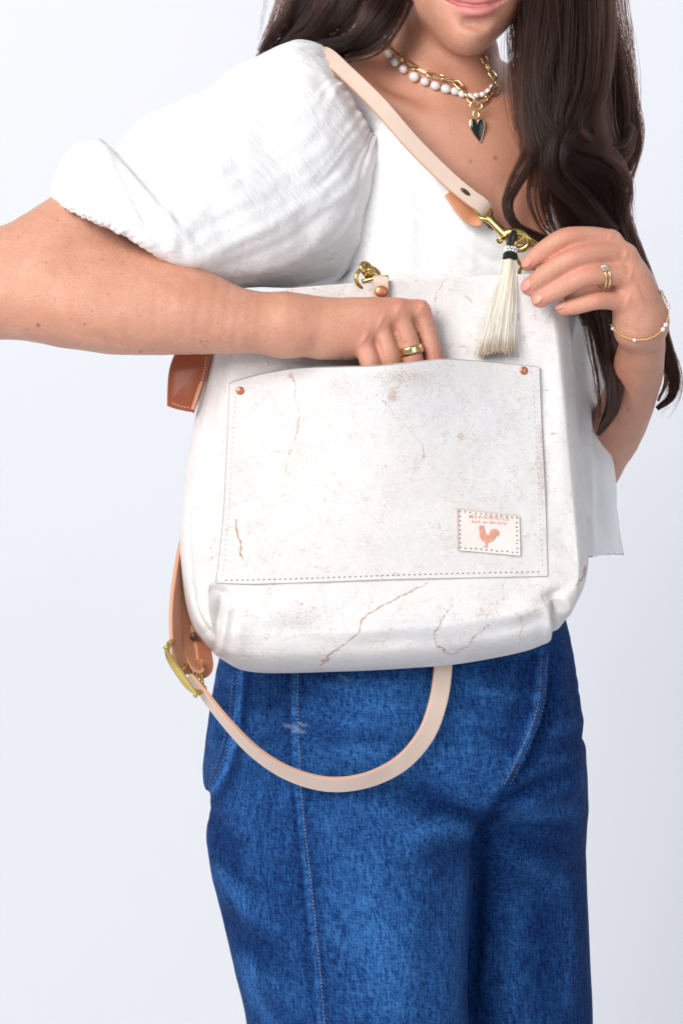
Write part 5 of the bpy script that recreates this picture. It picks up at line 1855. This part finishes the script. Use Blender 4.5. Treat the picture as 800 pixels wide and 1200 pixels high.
# ------------------------------------------------------------------ jewellery
# pearls
pn = thing('pearl_necklace', 'white pearl necklace lying close round the neck', 'necklace', (0, 0, 0))
pearl_px = [(442, 47, 3.6), (450, 57, 4.2), (456.5, 66, 5.4), (465, 74.5, 5.8), (475, 82, 5.6), (487.5, 91, 6.2), (499, 97, 5.6), (510, 102, 5.6), (521.5, 106, 5.6), (532, 109, 5.2), (541, 112, 4.6), (550, 114, 4.2), (557, 113.6, 4.2), (564, 112.5, 4.2), (570, 108.5, 4.0), (574.5, 103, 3.6)]
for i, (x, y, r) in enumerate(pearl_px):
    l, n = body_surf.hit(x, y)
    if l is None or l[1] > .26:
        l, n = P(x, y, .15), np.array([0, -1, 0])
    n = nrm(n * [1, 1, .6])
    nx = pearl_px[min(i + 1, len(pearl_px) - 1)]
    pv = pearl_px[max(i - 1, 0)]
    a = math.atan2(-(nx[1] - pv[1]), nx[0] - pv[0])
    t = np.array([math.cos(a), 0, math.sin(a)])
    Mx = np.stack([t, np.array([0, 1, 0]), np.cross(t, [0, 1, 0])], 1)
    rr = L(r, l[1])
    ball('pearl', l + n * rr * .8, (rr * random.uniform(.98, 1.16), rr * .9, rr * random.uniform(.84, .98)), M['pearl'], pn, 16, 12, Mx)

cn = thing('chain_necklace', 'gold paperclip chain necklace with a black heart pendant', 'necklace', (0, 0, 0))


def chain_link(p, q, wd, r, parent, mat, twist, name='link'):
    t = nrm(q - p)
    l = np.linalg.norm(q - p) / 2 * 1.22
    c = (p + q) / 2
    n = np.array([0, -1, 0.1])
    b = nrm(np.cross(t, n))
    n = np.cross(b, t)
    w = b * math.cos(twist) + n * math.sin(twist)
    pts = []
    for a in np.linspace(0, 2 * math.pi, 28, endpoint=False):
        cx, sx = math.cos(a), math.sin(a)
        pts.append(c + t * (l - wd) * (1 if cx > 0 else -1) * min(1, abs(cx) * 2.5) + t * wd * cx + w * wd * sx)
    return tube(name, np.array(pts), r, mat, parent, 8, True)


ch = [(448, 47), (458, 55), (474, 71), (488, 81), (502, 88.5), (517, 94.5), (531, 98.5), (541, 107), (548, 117), (555, 124)]
ch2 = [(563, 66), (566, 76), (571, 86), (577, 95), (579.5, 103), (575, 112), (568, 119), (560, 125)]
for cc in (ch, ch2):
    pts = []
    for x, y in cc:
        l, n = body_surf.hit(x, y)
        if l is None or l[1] > .26:
            l, n = P(x, y, .145), np.array([0, -1, 0])
        pts.append(l + nrm(n) * .0045)
    for i in range(len(pts) - 1):
        chain_link(pts[i], pts[i + 1], .0034 if i % 2 else .0030, .00082, cn, M['gold'], .35 if i % 2 == 0 else 1.1)
hl, hn = body_surf.hit(559, 150)
hy = hl[1] - .004
tube('pendant_clasp', [P(557.5 + 7 * math.cos(a), 124 + 5 * math.sin(a), hy - .002) for a in np.linspace(0, 6.283, 24, endpoint=False)], .0012, M['gold'], cn, 8, True)
tube('pendant_ring', [P(557.5 + 3.4 * math.cos(a), 134 + 4.4 * math.sin(a), hy - .001) for a in np.linspace(0, 6.283, 20, endpoint=False)], .0009, M['gold'], cn, 8, True)


def heart(scale, y0, thick, mat, parent, name, bulge):
    base = [(558.5, 143), (555, 139.5), (551.5, 140), (550, 144.5), (551.5, 151), (556, 159), (562.5, 166.5), (565.5, 158), (567, 149), (566.5, 142.5), (563.5, 139.5), (560.5, 140.5)]
    r = spline(base + base[:1], 60)[:-1]
    c = np.array([558.8, 149])
    r = c + (r - c) * scale
    rows = []
    for f, d in [(1, thick), (1, 0), (.9, -bulge * .5), (.6, -bulge)]:
        rows.append([P(*(c + (p - c) * f), y0 + d) for p in r])
    V = np.vstack([np.array(rows).reshape(-1, 3), P(*c, y0 - bulge * 1.1), P(*c, y0 + thick)])
    m = len(r)
    Q = [(i * m + j, (i + 1) * m + j, (i + 1) * m + (j + 1) % m, i * m + (j + 1) % m) for i in range(3) for j in range(m)]
    T = [(3 * m + j, 4 * m, 3 * m + (j + 1) % m) for j in range(m)] + [(j, (j + 1) % m, 4 * m + 1) for j in range(m)]
    return link(name, quads_mesh(name, V, Q, T), mat, parent)


hp = heart(1.08, hy, .0018, M['gold'], cn, 'heart_pendant', .0003)
heart(.95, hy - .0006, .0012, M['black'], hp, 'black_enamel', .0008)


# rings
def band(center, axis, rad, wid, thick, mat, parent, name, squash=1.0):
    axis = nrm(axis)
    b = nrm(np.cross(axis, [0.1, 1, 0]))
    d = np.cross(axis, b)
    V, Q = [], []
    n = 48
    prof = [(-wid / 2, 0), (-wid / 2, thick * .8), (-wid / 4, thick), (wid / 4, thick), (wid / 2, thick * .8), (wid / 2, 0)]
    for i in range(n):
        a = 2 * math.pi * i / n
        e = b * math.cos(a) + d * math.sin(a) * squash
        for (x, t) in prof:
            V.append(center + axis * x + e * (rad + t))
    m = len(prof)
    for i in range(n):
        for j in range(m):
            Q.append((i * m + j, ((i + 1) % n) * m + j, ((i + 1) % n) * m + (j + 1) % m, i * m + (j + 1) % m))
    me = quads_mesh(name, np.array(V), np.array(Q))
    return link(name, me, mat, parent)


r = band(P(480.8, 411, -.0186), P(484, 425, -.018) - P(477, 398, -.019), L(13.9), .0078, .0011, M['gold'], None, 'gold_ring')
r['label'] = 'wide polished gold band on the middle finger dipping into the pocket'
r['category'] = 'ring'
r = band(P(434, 427, -.0263), P(435, 432, -.025) - P(432, 418, -.028), L(12.6), .0016, .0009, M['gold'], None, 'thin_ring')
r['label'] = 'thin gold ring on the little finger at the pocket edge'
r['category'] = 'ring'
eng = thing('diamond_ring', 'stacked gold rings with a round clear stone on the hand holding the bag', 'ring', (0, 0, 0))
ax = P(720, 322, -.022) - P(690, 325, -.030)
c1, c2 = P(704, 324.5, -.0275), P(708.5, 323.5, -.0262)
band(c1, ax, L(13.6), .0017, .0010, M['gold'], eng, 'wedding_band')
band(c2, ax, L(13.8), .0021, .0011, M['gold'], eng, 'ring_band')
ctr = np.array(P(706, 317, -.0275))
rim = nrm(np.array([0, -.88, .55]))


def gem(c, n, r):
    b = nrm(np.cross(n, [1, 0, 0]))
    t = np.cross(b, n)
    V, rings = [], [(0.58, .30), (1.0, .02), (.5, -.42), (.02, -.75)]
    m = 10
    for k, (f, h) in enumerate(rings):
        for i in range(m):
            a = 2 * math.pi * (i + .5 * (k % 2)) / m
            V.append(c + (b * math.cos(a) + t * math.sin(a)) * r * f + n * r * h)
    Q = [(k * m + i, k * m + (i + 1) % m, (k + 1) * m + (i + 1) % m, (k + 1) * m + i) for k in range(3) for i in range(m)]
    V.append(c + n * r * .3)
    T = [(i, (i + 1) % m, len(V) - 1) for i in range(m)]
    return quads_mesh('stone', np.array(V), Q, T)


c = c2 * .5 + c1 * .5 + rim * (L(13.8) + .0030)
link('stone', gem(c, rim, .0042), M['diamond'], eng, smooth=False)
for k in range(4):
    a = k * math.pi / 2 + .5
    b_ = nrm(np.cross(rim, [1, 0, 0]))
    t_ = np.cross(b_, rim)
    e = (b_ * math.cos(a) + t_ * math.sin(a)) * .0036
    tube('prong', [c - rim * .004 + e * .4, c + e * .95, c + rim * .0006 + e * .9], .0005, M['gold'], eng, 6)

# bracelet
br = thing('bracelet', 'fine gold bead bracelet with small pearls round the wrist', 'bracelet', (0, 0, 0))
bp = spline([(717, 381), (722, 388), (731, 394), (743, 397.5), (757, 397), (768, 392), (776, 384), (781, 372), (781, 360), (778, 349), (771, 340)], 400)
sl = np.concatenate([[0], np.cumsum(np.linalg.norm(np.diff(bp, axis=0), axis=1))])
J = Join()
prs = [(0.035, 2.4), (.275, 2.3), (.575, 2.9), (.625, 2.9), (.80, 2.5), (.835, 2.5), (.97, 2.6)]
last_l = None
for d in np.arange(0, sl[-1], 2.3):
    x, y = np.interp(d, sl, bp[:, 0]), np.interp(d, sl, bp[:, 1])
    l, n = body_surf.hit(x, y)
    if l is None or l[1] > .2:
        l2, n2 = body_surf.hit(x - 4, y + 1)
        if l2 is None or l2[1] > .2:
            continue
        l, n = P(x, y, l2[1] + .006), np.array([.8, -.6, 0])
    J.add(*ball_data(l + n * .0007, (.00105,) * 3, 8, 6))
k = link('gold_beads', J.make('gold_beads'), M['gold'], br)
k['kind'] = 'stuff'
for f, rr in prs:
    d = f * sl[-1]
    x, y = np.interp(d, sl, bp[:, 0]), np.interp(d, sl, bp[:, 1])
    l, n = body_surf.hit(x, y)
    if l is None or l[1] > .2:
        l2, n2 = body_surf.hit(x - 4, y + 1)
        if l2 is None:
            continue
        l, n = P(x, y, l2[1] + .006), np.array([.8, -.6, 0])
    ball('pearl', l + n * .0015, (L(rr),) * 3, M['pearl'], br, 12, 8)
